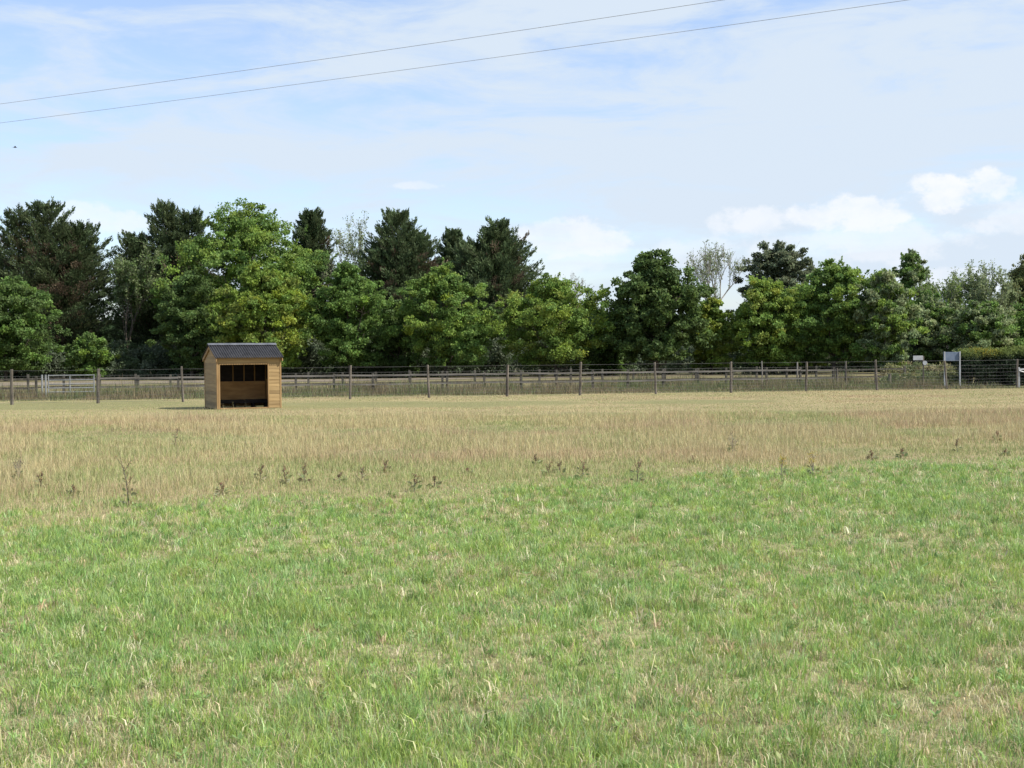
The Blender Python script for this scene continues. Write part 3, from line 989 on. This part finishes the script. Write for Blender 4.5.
def broadleaf(name, label, px, ytop, wpx, d, cols, bottom=0.16, shape=(0.40, 0.72), clumps=95, per=150, leaf=0.145, yellow=0.0, gaps=0.0, lumps=1.0, wood='bark', seed=None, shoots=40, droop=0.0, csize=1.0):
    d += 5
    x_, H, W = place(px, ytop, wpx, d)
    T = Tree(name, label, (x_, d, bz(x_, d) - .03))
    R = W / 2; zb = H * bottom; ch = H - zb
    # main lumps of the crown (sub-crowns on limbs) give the uneven outline
    r = random.Random(seed if seed is not None else px * 7 + int(ytop))
    clumps = int(clumps * 2.4); per = int(per * .82); csize *= .74; clumps = int(clumps * 1.2)
    nl = int(12 * lumps) + 4
    lumpsL = []
    zw = shape[0]
    def env(t):
        # t 0..1 from crown bottom to top
        if t < zw: return 0.55 + 0.45 * math.sin(t / zw * PI / 2)
        return max(0.0, math.cos((t - zw) / (1 - zw) * PI / 2)) ** shape[1]
    for k in range(nl):
        t = (k + 0.5) / nl * 0.90
        rr = env(t) * R
        a = k * 2.4 + r.uniform(-.5, .5)
        q = r.uniform(0.3, 0.62) if t < .8 else r.uniform(0, .35)
        lumpsL.append((math.cos(a) * rr * q, math.sin(a) * rr * q, zb + ch * t, rr * r.uniform(.5, .7) + .25, ch * r.uniform(.14, .22)))
    lumpsL.append((r.uniform(-.1, .1) * R, 0, H - ch * .14, R * .30, ch * .14))
    # trunk and limbs
    tb = MB(); tr = 0.028 * H ** 0.9 * 0.75
    topz = H * 0.8
    pts = []; bend = [r.uniform(-.25, .25) for _ in range(2)]
    for k in range(9):
        t = k / 8
        pts.append((bend[0] * math.sin(t * 2.5) * t, bend[1] * math.sin(t * 2) * t, -0.05 + topz * t))
    T.wood.tube(pts, [tr * (1.25 - .12 * 0 if k == 0 else (1 - .88 * k / 8)) for k in range(9)], 8)
    for (lx, ly, lz, lr, lh) in lumpsL:
        t0 = max(0.12, min(.75, (lz / H) * 0.62)); k = t0 * 8; i = int(k)
        p0 = Vector(pts[i]).lerp(Vector(pts[min(8, i + 1)]), k - i)
        p1 = Vector((lx, ly, lz)); m = p0.lerp(p1, .5) + Vector((lx * .12, ly * .12, -0.04 * H))
        T.wood.tube([p0, m, p1], [tr * .42, tr * .28, tr * .08], 6)
        for _ in range(4):
            e = p1 + Vector((r.uniform(-1, 1) * lr * .8, r.uniform(-1, 1) * lr * .8, r.uniform(-.3, 1) * lh))
            T.wood.tube([m.lerp(p1, r.uniform(.3, .9)), e], [tr * .09, tr * .03], 4, cap=False)
    # leaf clumps scattered over lumps
    cols = np.array(cols)
    cc = []; sz = []
    for k in range(clumps):
        L_ = lumpsL[k % len(lumpsL)] if k < len(lumpsL) * 2 else lumpsL[rng.integers(0, len(lumpsL))]
        u = unit(1)[0]; rad = (0.35 + 0.67 * rng.random())
        p = np.array([L_[0] + u[0] * L_[3] * rad, L_[1] + u[1] * L_[3] * rad, L_[2] + u[2] * L_[4] * rad])
        cc.append(p); sz.append((0.20 + 0.24 * rng.random()) * (W / 6.0) ** 0.4 * csize)
    for k in range(len(cc)):
        n = int(per * (0.6 + 0.8 * rng.random()))
        u = unit(n)
        rr = sz[k] * (0.45 + 0.65 * rng.random(n))[:, None]
        P = cc[k] + (u * rr + rng.normal(size=(n, 3)) * sz[k] * .28) * np.array([1.15, 1.15, 0.75])
        P[:, 2] = np.maximum(P[:, 2], zb * 0.8 + 0.2 * rng.random(n))
        D = u * 0.6 + rng.normal(size=(n, 3)) * 0.6 + np.array([0, 0, -0.25 - droop])
        base = cols[rng.integers(0, len(cols))] * (0.72 + 0.55 * rng.random())
        if rng.random() < yellow: base = base * np.array([1.25, 1.15, 0.85])
        c = base * (0.8 + 0.4 * rng.random((n, 1))) * (1 + (rng.random((n, 3)) - .5) * .15)
        s_ = leaf * (0.65 + 0.7 * rng.random(n))
        T.leaves(P, D, s_, c)
    # shoots poking out of the outline
    for k in range(shoots):
        L_ = lumpsL[rng.integers(0, len(lumpsL))]
        u = unit(1)[0]; u[2] = abs(u[2]) * 0.9 + .1
        p0 = np.array([L_[0] + u[0] * L_[3] * .8, L_[1] + u[1] * L_[3] * .8, L_[2] + u[2] * L_[4] * .8])
        dr = u * np.array([.8, .8, .6]) + np.array([0, 0, .6]) + rng.normal(size=3) * .2
        dr /= np.linalg.norm(dr); ln = (0.2 + 0.35 * rng.random()) * (W / 6) ** .5
        n = 34; t = rng.random(n)[:, None]
        P = p0 + dr * ln * t + rng.normal(size=(n, 3)) * 0.06 * (1.3 - t)
        base = cols[rng.integers(0, len(cols))] * (0.9 + 0.4 * rng.random())
        P = P + unit(1)[0] * 0
        T.leaves(P, dr * .5 + rng.normal(size=(n, 3)) * .6, leaf * (.6 + .6 * rng.random(n)), base * (0.8 + 0.4 * rng.random((n, 1))))
    T.finish('leaf', wood)
    return T.root


def conifer(name, label, px, ytop, wpx, d, cols, leaders=1, bottom=0.1, branches=260, per=100, spread=1.0, brown=0.12, seed=0, widest=0.38, topw=0.06):
    d += 5
    x_, H, W = place(px, ytop, wpx, d)
    T = Tree(name, label, (x_, d, bz(x_, d) - .03))
    R = W / 2; r = random.Random(seed + px); cols = np.array(cols); H *= 0.915 if leaders > 1 else 0.95
    tr = 0.02 * H
    ld = []
    for k in range(leaders):
        a = r.uniform(0, 6.28); off = 0 if k == 0 else R * r.uniform(.35, .62)
        top = Vector((math.cos(a) * off * (1 if k % 2 else -1), math.sin(a) * off * .5, H * (1 if k == 0 else r.uniform(.80, .96))))
        base = Vector((top.x * .3, top.y * .3, -.05))
        T.wood.tube([base, base.lerp(top, .5), top], [tr * 1.1, tr * .6, .015], 8)
        ld.append((base, top))
    branches = int(branches * 1.45)
    for i in range(branches):
        base, top = ld[i % len(ld)]
        t = bottom + (1 - bottom) * ((i + r.random()) / branches) ** 0.85
        if t > .985: t = .985
        prof = (topw + (1 - topw) * (1 - t) / (1 - widest)) if t > widest else 1.0 - 0.25 * (widest - t) / widest
        prof = min(1, prof) ** 0.60
        sub = 1.1 if leaders == 1 else .92
        Lb = R * sub * prof * r.uniform(.6, 1.06) * (1.18 if r.random() < .12 else 1)
        a = i * 2.399 + r.uniform(-.4, .4)
        el = math.radians(r.uniform(0, 28) + 30 * t) 
        p0 = base.lerp(top, t)
        out = Vector((math.cos(a), math.sin(a), 0))
        rise = math.tan(el) * Lb * .6
        p1 = p0 + out * Lb * .55 + Vector((0, 0, rise * .30)); p2 = p0 + out * Lb + Vector((0, 0, rise))
        T.wood.tube([p0, p1, p2], [tr * .22 * (1.2 - t), tr * .12 * (1.2 - t) + .006, .006], 5, cap=False)
        n = int(per * 1.35 * (0.5 + 0.9 * Lb / R))
        u = (rng.random(n) ** 0.62)[:, None] * 1.04
        a0 = np.array(p0); a1 = np.array(p1); a2 = np.array(p2)
        P = a0 * (1 - u) ** 2 + 2 * a1 * u * (1 - u) + a2 * u ** 2
        tan = (2 * (1 - u) * (a1 - a0) + 2 * u * (a2 - a1)); tan /= np.linalg.norm(tan, axis=1, keepdims=True) + 1e-9
        sdv = np.array([-math.sin(a), math.cos(a), 0])
        sp = (1.05 - u * .75) * Lb * 0.34 * spread
        lat = rng.normal(size=(n, 1)) * .6
        P = P + sdv * lat * sp + np.array([0, 0, 1]) * rng.normal(size=(n, 1)) * (0.09 + 0.07 * (1 - u)) 
        D = tan * 1.0 + sdv * np.sign(lat) * .5 + np.array([0, 0, 0.35]) + rng.normal(size=(n, 3)) * .28
        bc = cols[rng.integers(0, len(cols))] * (0.75 + .5 * rng.random())
        isb = rng.random() < brown and t < .8
        if isb: bc = np.array([0.15, 0.115, 0.075])
        c = bc * (0.75 + .5 * rng.random((n, 1)))
        T.leaves(P, D, 0.24 * (0.55 + .8 * rng.random(n)), c, 0.28)
    T.finish('needle')
    return T.root


def sparse(name, label, px, ytop, wpx, d, cols, leafn=5000, seed=0, wood='palebark', levels=5, leaf=.13, upright=.75, base_frac=.2, thick=1.0, start=3, droop=0.0):
    """open-crowned tree: recursive branching, leaves only on the twigs"""
    d += 5
    x_, H, W = place(px, ytop, wpx, d)
    T = Tree(name, label, (x_, d, bz(x_, d) - .03)); r = random.Random(seed + px)
    ends = []; tr = .012 * H * thick
    def grow(p, dr, ln, rad, lev):
        q = p + dr * ln
        m = p.lerp(q, .5) + Vector((r.gauss(0, .04), r.gauss(0, .04), 0)) * ln
        T.wood.tube([p, m, q], [rad, rad * .85, rad * .66], 7 if lev < 2 else 4, cap=False)
        if lev >= levels - 2: ends.append((p, q))
        if lev >= levels: return
        for k in range(3 if r.random() < .75 else 2):
            nd = (dr + Vector((r.gauss(0, .5), r.gauss(0, .5), r.gauss(0, .3) + upright * .25 - (droop if lev > 2 else 0)))).normalized()
            grow(q if k < 2 else m, nd, ln * r.uniform(.62, .88), rad * (.62 if k else .72), lev + 1)
    T.wood.tube([(0, 0, -.05), (0.02, 0, H * base_frac)], [tr * 1.3, tr], 8)
    for k in range(start):
        a = k * 6.28 / start + r.uniform(-.5, .5)
        grow(Vector((0.02, 0, H * base_frac * (1 - .12 * k))), Vector((math.cos(a) * .38, math.sin(a) * .38, .9)).normalized(), H * (1 - base_frac) * .27, tr * .75, 0)
    V = np.array(T.wood.v)
    sz = (H + .0) / V[:, 2].max(); sx = (W / 2) / np.percentile(np.abs(V[:, 0]), 99)
    V = V * np.array([sx, sx, sz]); T.wood.v = [tuple(v) for v in V]
    cols = np.array(cols); ne = len(ends)
    k = rng.integers(0, ne, leafn); A = np.array([e[0] for e in ends])[k]; B = np.array([e[1] for e in ends])[k]
    keepc = _hash(k, k * 0 + 3, seed) 
    P = A + (B - A) * (rng.random((leafn, 1)) * 1.15)
    P = P * np.array([sx, sx, sz]) + rng.normal(size=(leafn, 3)) * .09
    c = cols[k % len(cols)] * (.7 + .6 * rng.random((leafn, 1)))
    T.leaves(P, rng.normal(size=(leafn, 3)) * .7 + np.array([0, 0, -.4]), leaf * (.6 + .7 * rng.random(leafn)), c, .55)
    T.finish('leaf', wood)
    return T.root


DG = [(0.056, 0.090, 0.026), (0.065, 0.100, 0.030), (0.050, 0.082, 0.026)]
DG = [tuple(v * 1.75 for v in c) for c in DG]
MG = [(0.088, 0.150, 0.034), (0.100, 0.165, 0.042), (0.075, 0.130, 0.034)]
MG = [tuple(v * 1.50 for v in c) for c in MG]
YG = [(0.130, 0.190, 0.036), (0.110, 0.175, 0.038), (0.150, 0.195, 0.042)]
YG = [tuple(v * 1.35 for v in c) for c in YG]
BG = [(0.118, 0.178, 0.040), (0.130, 0.190, 0.038), (0.098, 0.160, 0.038)]
BG = [tuple(v * 1.48 for v in c) for c in BG]
GG = [(0.130, 0.160, 0.080), (0.150, 0.180, 0.088), (0.110, 0.145, 0.070)]
GG = [tuple(v * 1.65 for v in c) for c in GG]
CF = [(0.070, 0.105, 0.046), (0.085, 0.12, 0.056), (0.095, 0.125, 0.056)]
CO = [(0.098, 0.140, 0.062), (0.112, 0.150, 0.072), (0.080, 0.120, 0.055)]

# conifers, back row
conifer('conifer', 'dark conifer cut by the left edge of the view behind the dense green tree', -18, 198, 90, 90, CF, 2, seed=1)
conifer('conifer', 'broad dark conifer with several tips, leftmost whole one', 50, 191, 124, 88, CF, 4, branches=560, per=105, seed=2, brown=.16)
conifer('conifer', 'tall dark conifer rising left of the big yellow-green tree', 168, 191, 108, 89, CF, 3, branches=420, seed=3, brown=.06)
conifer('conifer', 'small spiky conifer top peeking over behind the big tree, above the shelter', 313, 205, 66, 92, CF, 1, branches=240, seed=4, brown=.05)
conifer('conifer', 'olive brown tinged conifer with ragged crown, left of the centre pair', 399, 200, 108, 88, CO, 3, branches=520, per=95, seed=5, brown=.13)
conifer('conifer', 'narrow conifer wedged between two broader ones near the centre', 455, 225, 54, 91, CO, 1, branches=240, seed=6, brown=.08)
conifer('conifer', 'broad dark conifer with side branches reaching right, nearest the picture centre', 499, 212, 108, 87, CO, 3, branches=560, per=105, seed=7, brown=.08, widest=.45)

sparse('slender_tree', 'thin gappy tree with sky showing through, between two tall conifers', 128, 238, 66, 84, DG + GG, 8500, seed=3, leaf=.17, base_frac=.16, wood='bark')
sparse('slender_tree', 'grey-green airy tree left of the olive conifer', 350, 211, 50, 90, GG, 3800, seed=8, leaf=.15, base_frac=.3)
sparse('poplar', 'nearly bare upright poplar with grey leaves standing against the sky', 713, 241, 60, 100, GG, 2600, seed=4, leaf=.15, base_frac=.28, levels=5, upright=1.2)
sparse('twiggy_tree', 'small bare purplish twiggy top behind the bright green centre tree', 566, 270, 48, 88, [(0.10, 0.09, 0.07)], 500, seed=6, leaf=.1, base_frac=.35)

# big backs
broadleaf('maple_tree', 'largest round yellow-green tree behind the shelter', 250, 213, 190, 84, BG + MG, clumps=300, per=150, leaf=.16, yellow=.08, bottom=.14, lumps=2.4, shoots=50, shape=(.45, .42))
broadleaf('tree', 'dark green tree under the tall conifer, left of the shelter', 192, 272, 84, 79, DG, clumps=120, per=150, bottom=.12)
broadleaf('tree', 'dense rounded green tree at the left edge', 6, 278, 116, 77, MG + DG, clumps=150, per=170, bottom=.14, shape=(.45, .5), yellow=.02)
broadleaf('tree', 'low green young tree between the left tree and the thin gappy tree', 90, 335, 48, 79, MG + DG, clumps=70, per=130, bottom=.10, yellow=.08)
broadleaf('maple_tree', 'yellow-tinged maple directly behind the shelter, in front of the big one', 264, 268, 108, 77, YG, clumps=150, per=160, bottom=.13, yellow=.28, leaf=.16)
broadleaf('tree', 'mid green tree right of the shelter', 350, 268, 100, 78, MG, clumps=140, per=160, bottom=.15, yellow=.04)
broadleaf('tree', 'green tree with paler top in front of the olive conifers', 446, 268, 112, 77, MG + BG, clumps=150, per=160, bottom=.14, yellow=.06)
broadleaf('tree', 'small dark green tree filling the gap between two mid green trees', 398, 300, 58, 80, DG, clumps=80, per=150, bottom=.10)
broadleaf('maple_tree', 'bright yellow-green spreading tree at the picture centre', 556, 279, 120, 76, YG + BG, clumps=160, per=150, bottom=.15, yellow=.15, shape=(.5, .55))
broadleaf('tree', 'small dark tree between the bright centre tree and the dense domed tree', 606, 328, 50, 80, MG + DG, clumps=80, per=140, bottom=.10)
broadleaf('dense_tree', 'dense dark green domed tree standing alone right of centre', 657, 257, 112, 76, DG, clumps=190, per=180, bottom=.17, shape=(.32, .62), leaf=.18)
broadleaf('maple_tree', 'low yellow-green tree right of the dense dark dome', 712, 298, 52, 79, YG, clumps=70, per=140, bottom=.12, yellow=.35)
broadleaf('maple_tree', 'rounded yellow-green tree below the distant grey willow', 764, 279, 90, 78, YG + BG, clumps=130, per=150, bottom=.13, yellow=.10)
broadleaf('willow_tree', 'distant grey-green round willow above the yellow-green trees', 781, 247, 88, 106, [(0.14, 0.17, 0.10), (0.16, 0.19, 0.11)], clumps=190, per=150, bottom=.3, leaf=.2, shoots=30, shape=(.6, .4))
broadleaf('tree', 'tall mid green tree with dark pointed tips, left of the willow with hanging leaves', 834, 262, 100, 78, MG + BG, clumps=160, per=160, bottom=.13, yellow=.06, shoots=70)
broadleaf('tree', 'green tree half hidden between two taller ones at right', 800, 285, 60, 82, BG, clumps=80, per=150, bottom=.12)
broadleaf('willow_tree', 'grey-green willow with leaves hanging to the fence, right side', 882, 270, 68, 76, GG + BG, clumps=130, per=160, bottom=.05, droop=.8, leaf=.15, shape=(.4, .6))
broadleaf('tree', 'pointed green tree rising at right above the shrubs', 911, 252, 54, 95, MG + GG, clumps=100, per=130, bottom=.2, shape=(.35, .95), leaf=.17)
broadleaf('tree', 'dark green shrubby tree behind the signs', 932, 296, 80, 82, MG + GG, clumps=110, per=150, bottom=.06)
sparse('birch_tree', 'pale thin birch right of the pointed green tree', 948, 262, 60, 90, GG + BG, 6500, seed=12, leaf=.16, base_frac=.15)
sparse('birch_tree', 'taller airy grey-green birch near the right edge', 986, 258, 62, 88, GG, 9000, seed=13, leaf=.16, base_frac=.12)
broadleaf('tree', 'yellow-olive tree at the right edge behind the birch', 1026, 260, 80, 92, [(0.18, 0.20, 0.07), (0.16, 0.19, 0.075)], clumps=130, per=150, bottom=.1)
broadleaf('tree', 'dark green bush-like tree above the hedge, right side', 984, 302, 84, 80, MG + GG, clumps=120, per=150, bottom=.05)
broadleaf('tree', 'mid green tree cut by the right edge above the hedge', 1040, 296, 70, 81, MG, clumps=100, per=150, bottom=.05)
broadleaf('tree', 'tree outside the left edge', -85, 250, 110, 80, MG, clumps=100, per=130, bottom=.1)
broadleaf('tree', 'tree outside the right edge', 1110, 262, 120, 82, MG, clumps=100, per=130, bottom=.1)

# undergrowth and far wood: one uncountable mass each
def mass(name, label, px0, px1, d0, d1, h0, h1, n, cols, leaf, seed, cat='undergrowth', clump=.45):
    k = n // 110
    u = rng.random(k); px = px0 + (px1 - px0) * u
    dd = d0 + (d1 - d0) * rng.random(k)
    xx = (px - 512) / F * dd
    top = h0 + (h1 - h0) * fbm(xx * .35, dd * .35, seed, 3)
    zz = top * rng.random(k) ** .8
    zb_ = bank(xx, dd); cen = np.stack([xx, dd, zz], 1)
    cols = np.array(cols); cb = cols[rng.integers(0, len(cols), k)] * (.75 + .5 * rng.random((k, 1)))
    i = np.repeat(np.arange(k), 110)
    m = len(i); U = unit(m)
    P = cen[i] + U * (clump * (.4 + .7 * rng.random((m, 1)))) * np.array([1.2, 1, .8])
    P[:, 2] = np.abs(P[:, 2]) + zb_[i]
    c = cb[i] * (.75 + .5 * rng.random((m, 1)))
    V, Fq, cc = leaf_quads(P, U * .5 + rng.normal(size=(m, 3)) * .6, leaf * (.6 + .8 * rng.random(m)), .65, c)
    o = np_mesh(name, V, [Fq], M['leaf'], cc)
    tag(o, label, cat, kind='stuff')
    return o


mass('undergrowth', 'low grey-green undergrowth beneath the trees', -200, 940, 86, 90, 1.2, 3.0, 150000, [(0.12, 0.16, 0.10), (0.14, 0.17, 0.11), (0.09, 0.13, 0.06)], .16, 3)
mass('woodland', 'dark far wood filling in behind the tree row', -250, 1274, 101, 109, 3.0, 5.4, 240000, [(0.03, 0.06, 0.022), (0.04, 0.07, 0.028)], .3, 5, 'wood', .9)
mass('rough_grass', 'rough scrub growth between the signs and the fence', 885, 965, 68.5, 80, .1, .9, 20000, [(0.20, 0.21, 0.09), (0.24, 0.22, 0.12), (0.12, 0.15, 0.07)], .12, 6, 'scrub', .3)


# hedge at right
def hedge():
    d = 68.0
    x0 = gx(970, d); x1 = gx(1110, d); H = CAM_H + (hor(1000) - 347) / F * d
    root = empty('hedge', ((x0 + x1) / 2, d + 1, 0), 0, 'clipped hedge with bright yellow-green top and face colour darkened as shade at the right edge', 'hedge')
    cx = (x0 + x1) / 2; n = 80000
    k = 700
    C3 = np.stack([rng.uniform(x0 - cx, x1 - cx, k), rng.uniform(-.7, 1.3, k), rng.random(k) ** .7 * (H - .15)], 1)
    C3[:, 2] *= .82 + .34 * fbm(C3[:, 0] * 1.2, C3[:, 1] * 0, 7, 3)
    i = rng.integers(0, k, n); U = unit(n)
    P = C3[i] + U * (.30 * (.4 + .7 * rng.random((n, 1)))); P[:, 2] = np.abs(P[:, 2])
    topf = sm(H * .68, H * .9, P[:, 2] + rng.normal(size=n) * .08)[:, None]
    new = np.array([[0.14, 0.185, 0.05]]); face_shade = np.array([[0.035, 0.055, 0.03]])  # top leaf colour, and a darker one painting shade onto the hedge face
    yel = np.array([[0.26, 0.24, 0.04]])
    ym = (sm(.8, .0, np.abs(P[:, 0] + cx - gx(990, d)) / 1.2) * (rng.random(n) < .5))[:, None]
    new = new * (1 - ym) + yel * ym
    c = (face_shade * (1 - topf) + new * topf) * (.75 + .5 * rng.random((n, 1)))
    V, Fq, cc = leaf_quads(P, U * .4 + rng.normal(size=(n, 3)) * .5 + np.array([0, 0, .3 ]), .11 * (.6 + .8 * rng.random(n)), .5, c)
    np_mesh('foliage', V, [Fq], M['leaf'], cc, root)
    mb = MB(); r = random.Random(2)
    for j in range(26):
        xx = r.uniform(x0 - cx, x1 - cx); yy = r.uniform(-.2, .8)
        mb.tube([(xx, yy, -.05), (xx + r.uniform(-.15, .15), yy, H * .8)], [.03, .01], 5)
    mb.build('stem', M['bark'], root)


hedge()

# ------------------------------------------------------------------ sky and sun
SUN_EL = math.radians(47)
SUN_DIR = Vector((math.cos(math.radians(18)) * math.cos(SUN_EL), -math.sin(math.radians(18)) * math.cos(SUN_EL), math.sin(SUN_EL)))
sun = bpy.data.lights.new('sun', 'SUN'); sun.energy = 4.0; sun.angle = math.radians(0.5); sun.color = (1.0, 0.95, 0.87)
so = bpy.data.objects.new('sun', sun); C.objects.link(so); so.location = (30, -20, 40)
so.rotation_euler = (-SUN_DIR).to_track_quat('-Z', 'Y').to_euler()

w = bpy.data.worlds.new("World"); scene.world = w; w.use_nodes = True
nt = w.node_tree; nt.nodes.clear(); L = nt.links.new
out = nt.nodes.new('ShaderNodeOutputWorld'); bg = nt.nodes.new('ShaderNodeBackground')
sky = nt.nodes.new('ShaderNodeTexSky'); sky.sky_type = 'NISHITA'; sky.sun_disc = False
sky.sun_elevation = SUN_EL
sky.sun_rotation = math.atan2(SUN_DIR.x, SUN_DIR.y)
sky.air_density = 1.0; sky.dust_density = 1.0; sky.ozone_density = 1.5
tc = nt.nodes.new('ShaderNodeTexCoord')


def MN(op, a, b=None, c=None, clamp=False):
    n = nt.nodes.new('ShaderNodeMath'); n.operation = op; n.use_clamp = clamp
    for i, v in enumerate((a, b, c)):
        if v is None: continue
        if isinstance(v, (int, float)): n.inputs[i].default_value = v
        else: L(v, n.inputs[i])
    return n.outputs[0]


def smooth(v, a, b):
    n = nt.nodes.new('ShaderNodeMapRange'); n.interpolation_type = 'SMOOTHSTEP'
    L(v, n.inputs[0]); n.inputs[1].default_value = a; n.inputs[2].default_value = b
    return n.outputs[0]


sx = nt.nodes.new('ShaderNodeSeparateXYZ'); L(tc.outputs['Generated'], sx.inputs[0])
azn = MN('ARCTAN2', sx.outputs[0], sx.outputs[1])
eln = MN('ARCSINE', sx.outputs[2])


def noise(sxx, syy, scale, detail=6, rough=.6, off=0.0, dist=0.0):
    c = nt.nodes.new('ShaderNodeCombineXYZ')
    L(MN('MULTIPLY', azn, sxx), c.inputs[0]); L(MN('MULTIPLY', eln, syy), c.inputs[1]); c.inputs[2].default_value = off
    n = nt.nodes.new('ShaderNodeTexNoise'); n.inputs['Scale'].default_value = scale
    n.inputs['Detail'].default_value = detail; n.inputs['Roughness'].default_value = rough; n.inputs['Distortion'].default_value = dist
    L(c.outputs[0], n.inputs['Vector'])
    return n.outputs[0]


n1 = noise(1.0, 3.4, 3.0, 7, .55, 1.7, .4)      # broad veil
n2 = noise(1.0, 4.5, 7.0, 8, .62, 4.1, .6)       # streaks
n3 = noise(1.0, 1.3, 42.0, 7, .62, 8.3)         # puffs
n4 = noise(1.0, 1.6, 16.0, 5, .55, 12.0)
veil = MN('ADD', MN('MULTIPLY', n1, .5), MN('MULTIPLY', n2, .5))
# veil thickens towards upper right, thinner low-left
tilt = MN('ADD', MN('MULTIPLY', azn, .16), MN('MULTIPLY', eln, .22))
veil = smooth(MN('ADD', veil, tilt), .43, .60)

blobs = [(962, 192, 52, 21, 1.0), (1015, 215, 50, 20, .55), (838, 214, 62, 20, .9), (755, 224, 46, 16, .7), (585, 238, 66, 20, .75), (560, 262, 60, 18, .35),
         (850, 245, 120, 20, .5), (100, 222, 50, 14, .6), (420, 185, 36, 5, .5), (690, 250, 60, 16, .4), (70, 214, 40, 12, .5), (940, 285, 90, 16, .6)]
cum = None
edge = MN('ADD', MN('MULTIPLY', MN('SUBTRACT', n3, .5), 3.2), MN('MULTIPLY', MN('SUBTRACT', n4, .5), 3.6))
for (px, py, rx, ry, st) in blobs:
    v = ray(px, py).normalized(); a0 = math.atan2(v.x, v.y); e0 = math.asin(v.z)
    da = MN('DIVIDE', MN('SUBTRACT', azn, a0), rx / F); de = MN('DIVIDE', MN('SUBTRACT', eln, e0), ry / F)
    q = MN('ADD', MN('MULTIPLY', da, da), MN('MULTIPLY', de, de))
    m = MN('ADD', MN('SUBTRACT', 1.0, q), edge)
    m = MN('MULTIPLY', smooth(m, -.1, .7), st)
    cum = m if cum is None else MN('MAXIMUM', cum, m)

mixA = nt.nodes.new('ShaderNodeMix'); mixA.data_type = 'RGBA'
mixB = nt.nodes.new('ShaderNodeMix'); mixB.data_type = 'RGBA'
VE = (2.78, 3.18, 3.66, 1); CU = (3.75, 3.85, 4.05, 1)
tn = nt.nodes.new('ShaderNodeMix'); tn.data_type = 'RGBA'; tn.blend_type = 'MULTIPLY'; tn.inputs[0].default_value = 1.0
L(sky.outputs[0], tn.inputs[6]); tn.inputs[7].default_value = (0.78, 0.78, 0.85, 1)
L(tn.outputs[2], mixA.inputs[6]); mixA.inputs[7].default_value = VE
L(MN('ADD', MN('MULTIPLY', veil, .80), .18), mixA.inputs[0])
L(mixA.outputs[2], mixB.inputs[6]); mixB.inputs[7].default_value = CU
L(MN('MULTIPLY', cum, MN('ADD', MN('MULTIPLY', smooth(noise(1.0, 1.5, 26.0, 6, .6, 21.0),   .30, .62), .5), .5)), mixB.inputs[0])
L(mixB.outputs[2], bg.inputs[0]); bg.inputs[1].default_value = 0.15
L(bg.outputs[0], out.inputs[0])

vs = scene.view_settings
scene.display_settings.display_device = 'sRGB'
vs.view_transform = 'Standard'; vs.look = 'None'; vs.exposure = 0.78; vs.gamma = 1.0
scene.cycles.max_bounces = 6
scene.cycles.transparent_max_bounces = 4
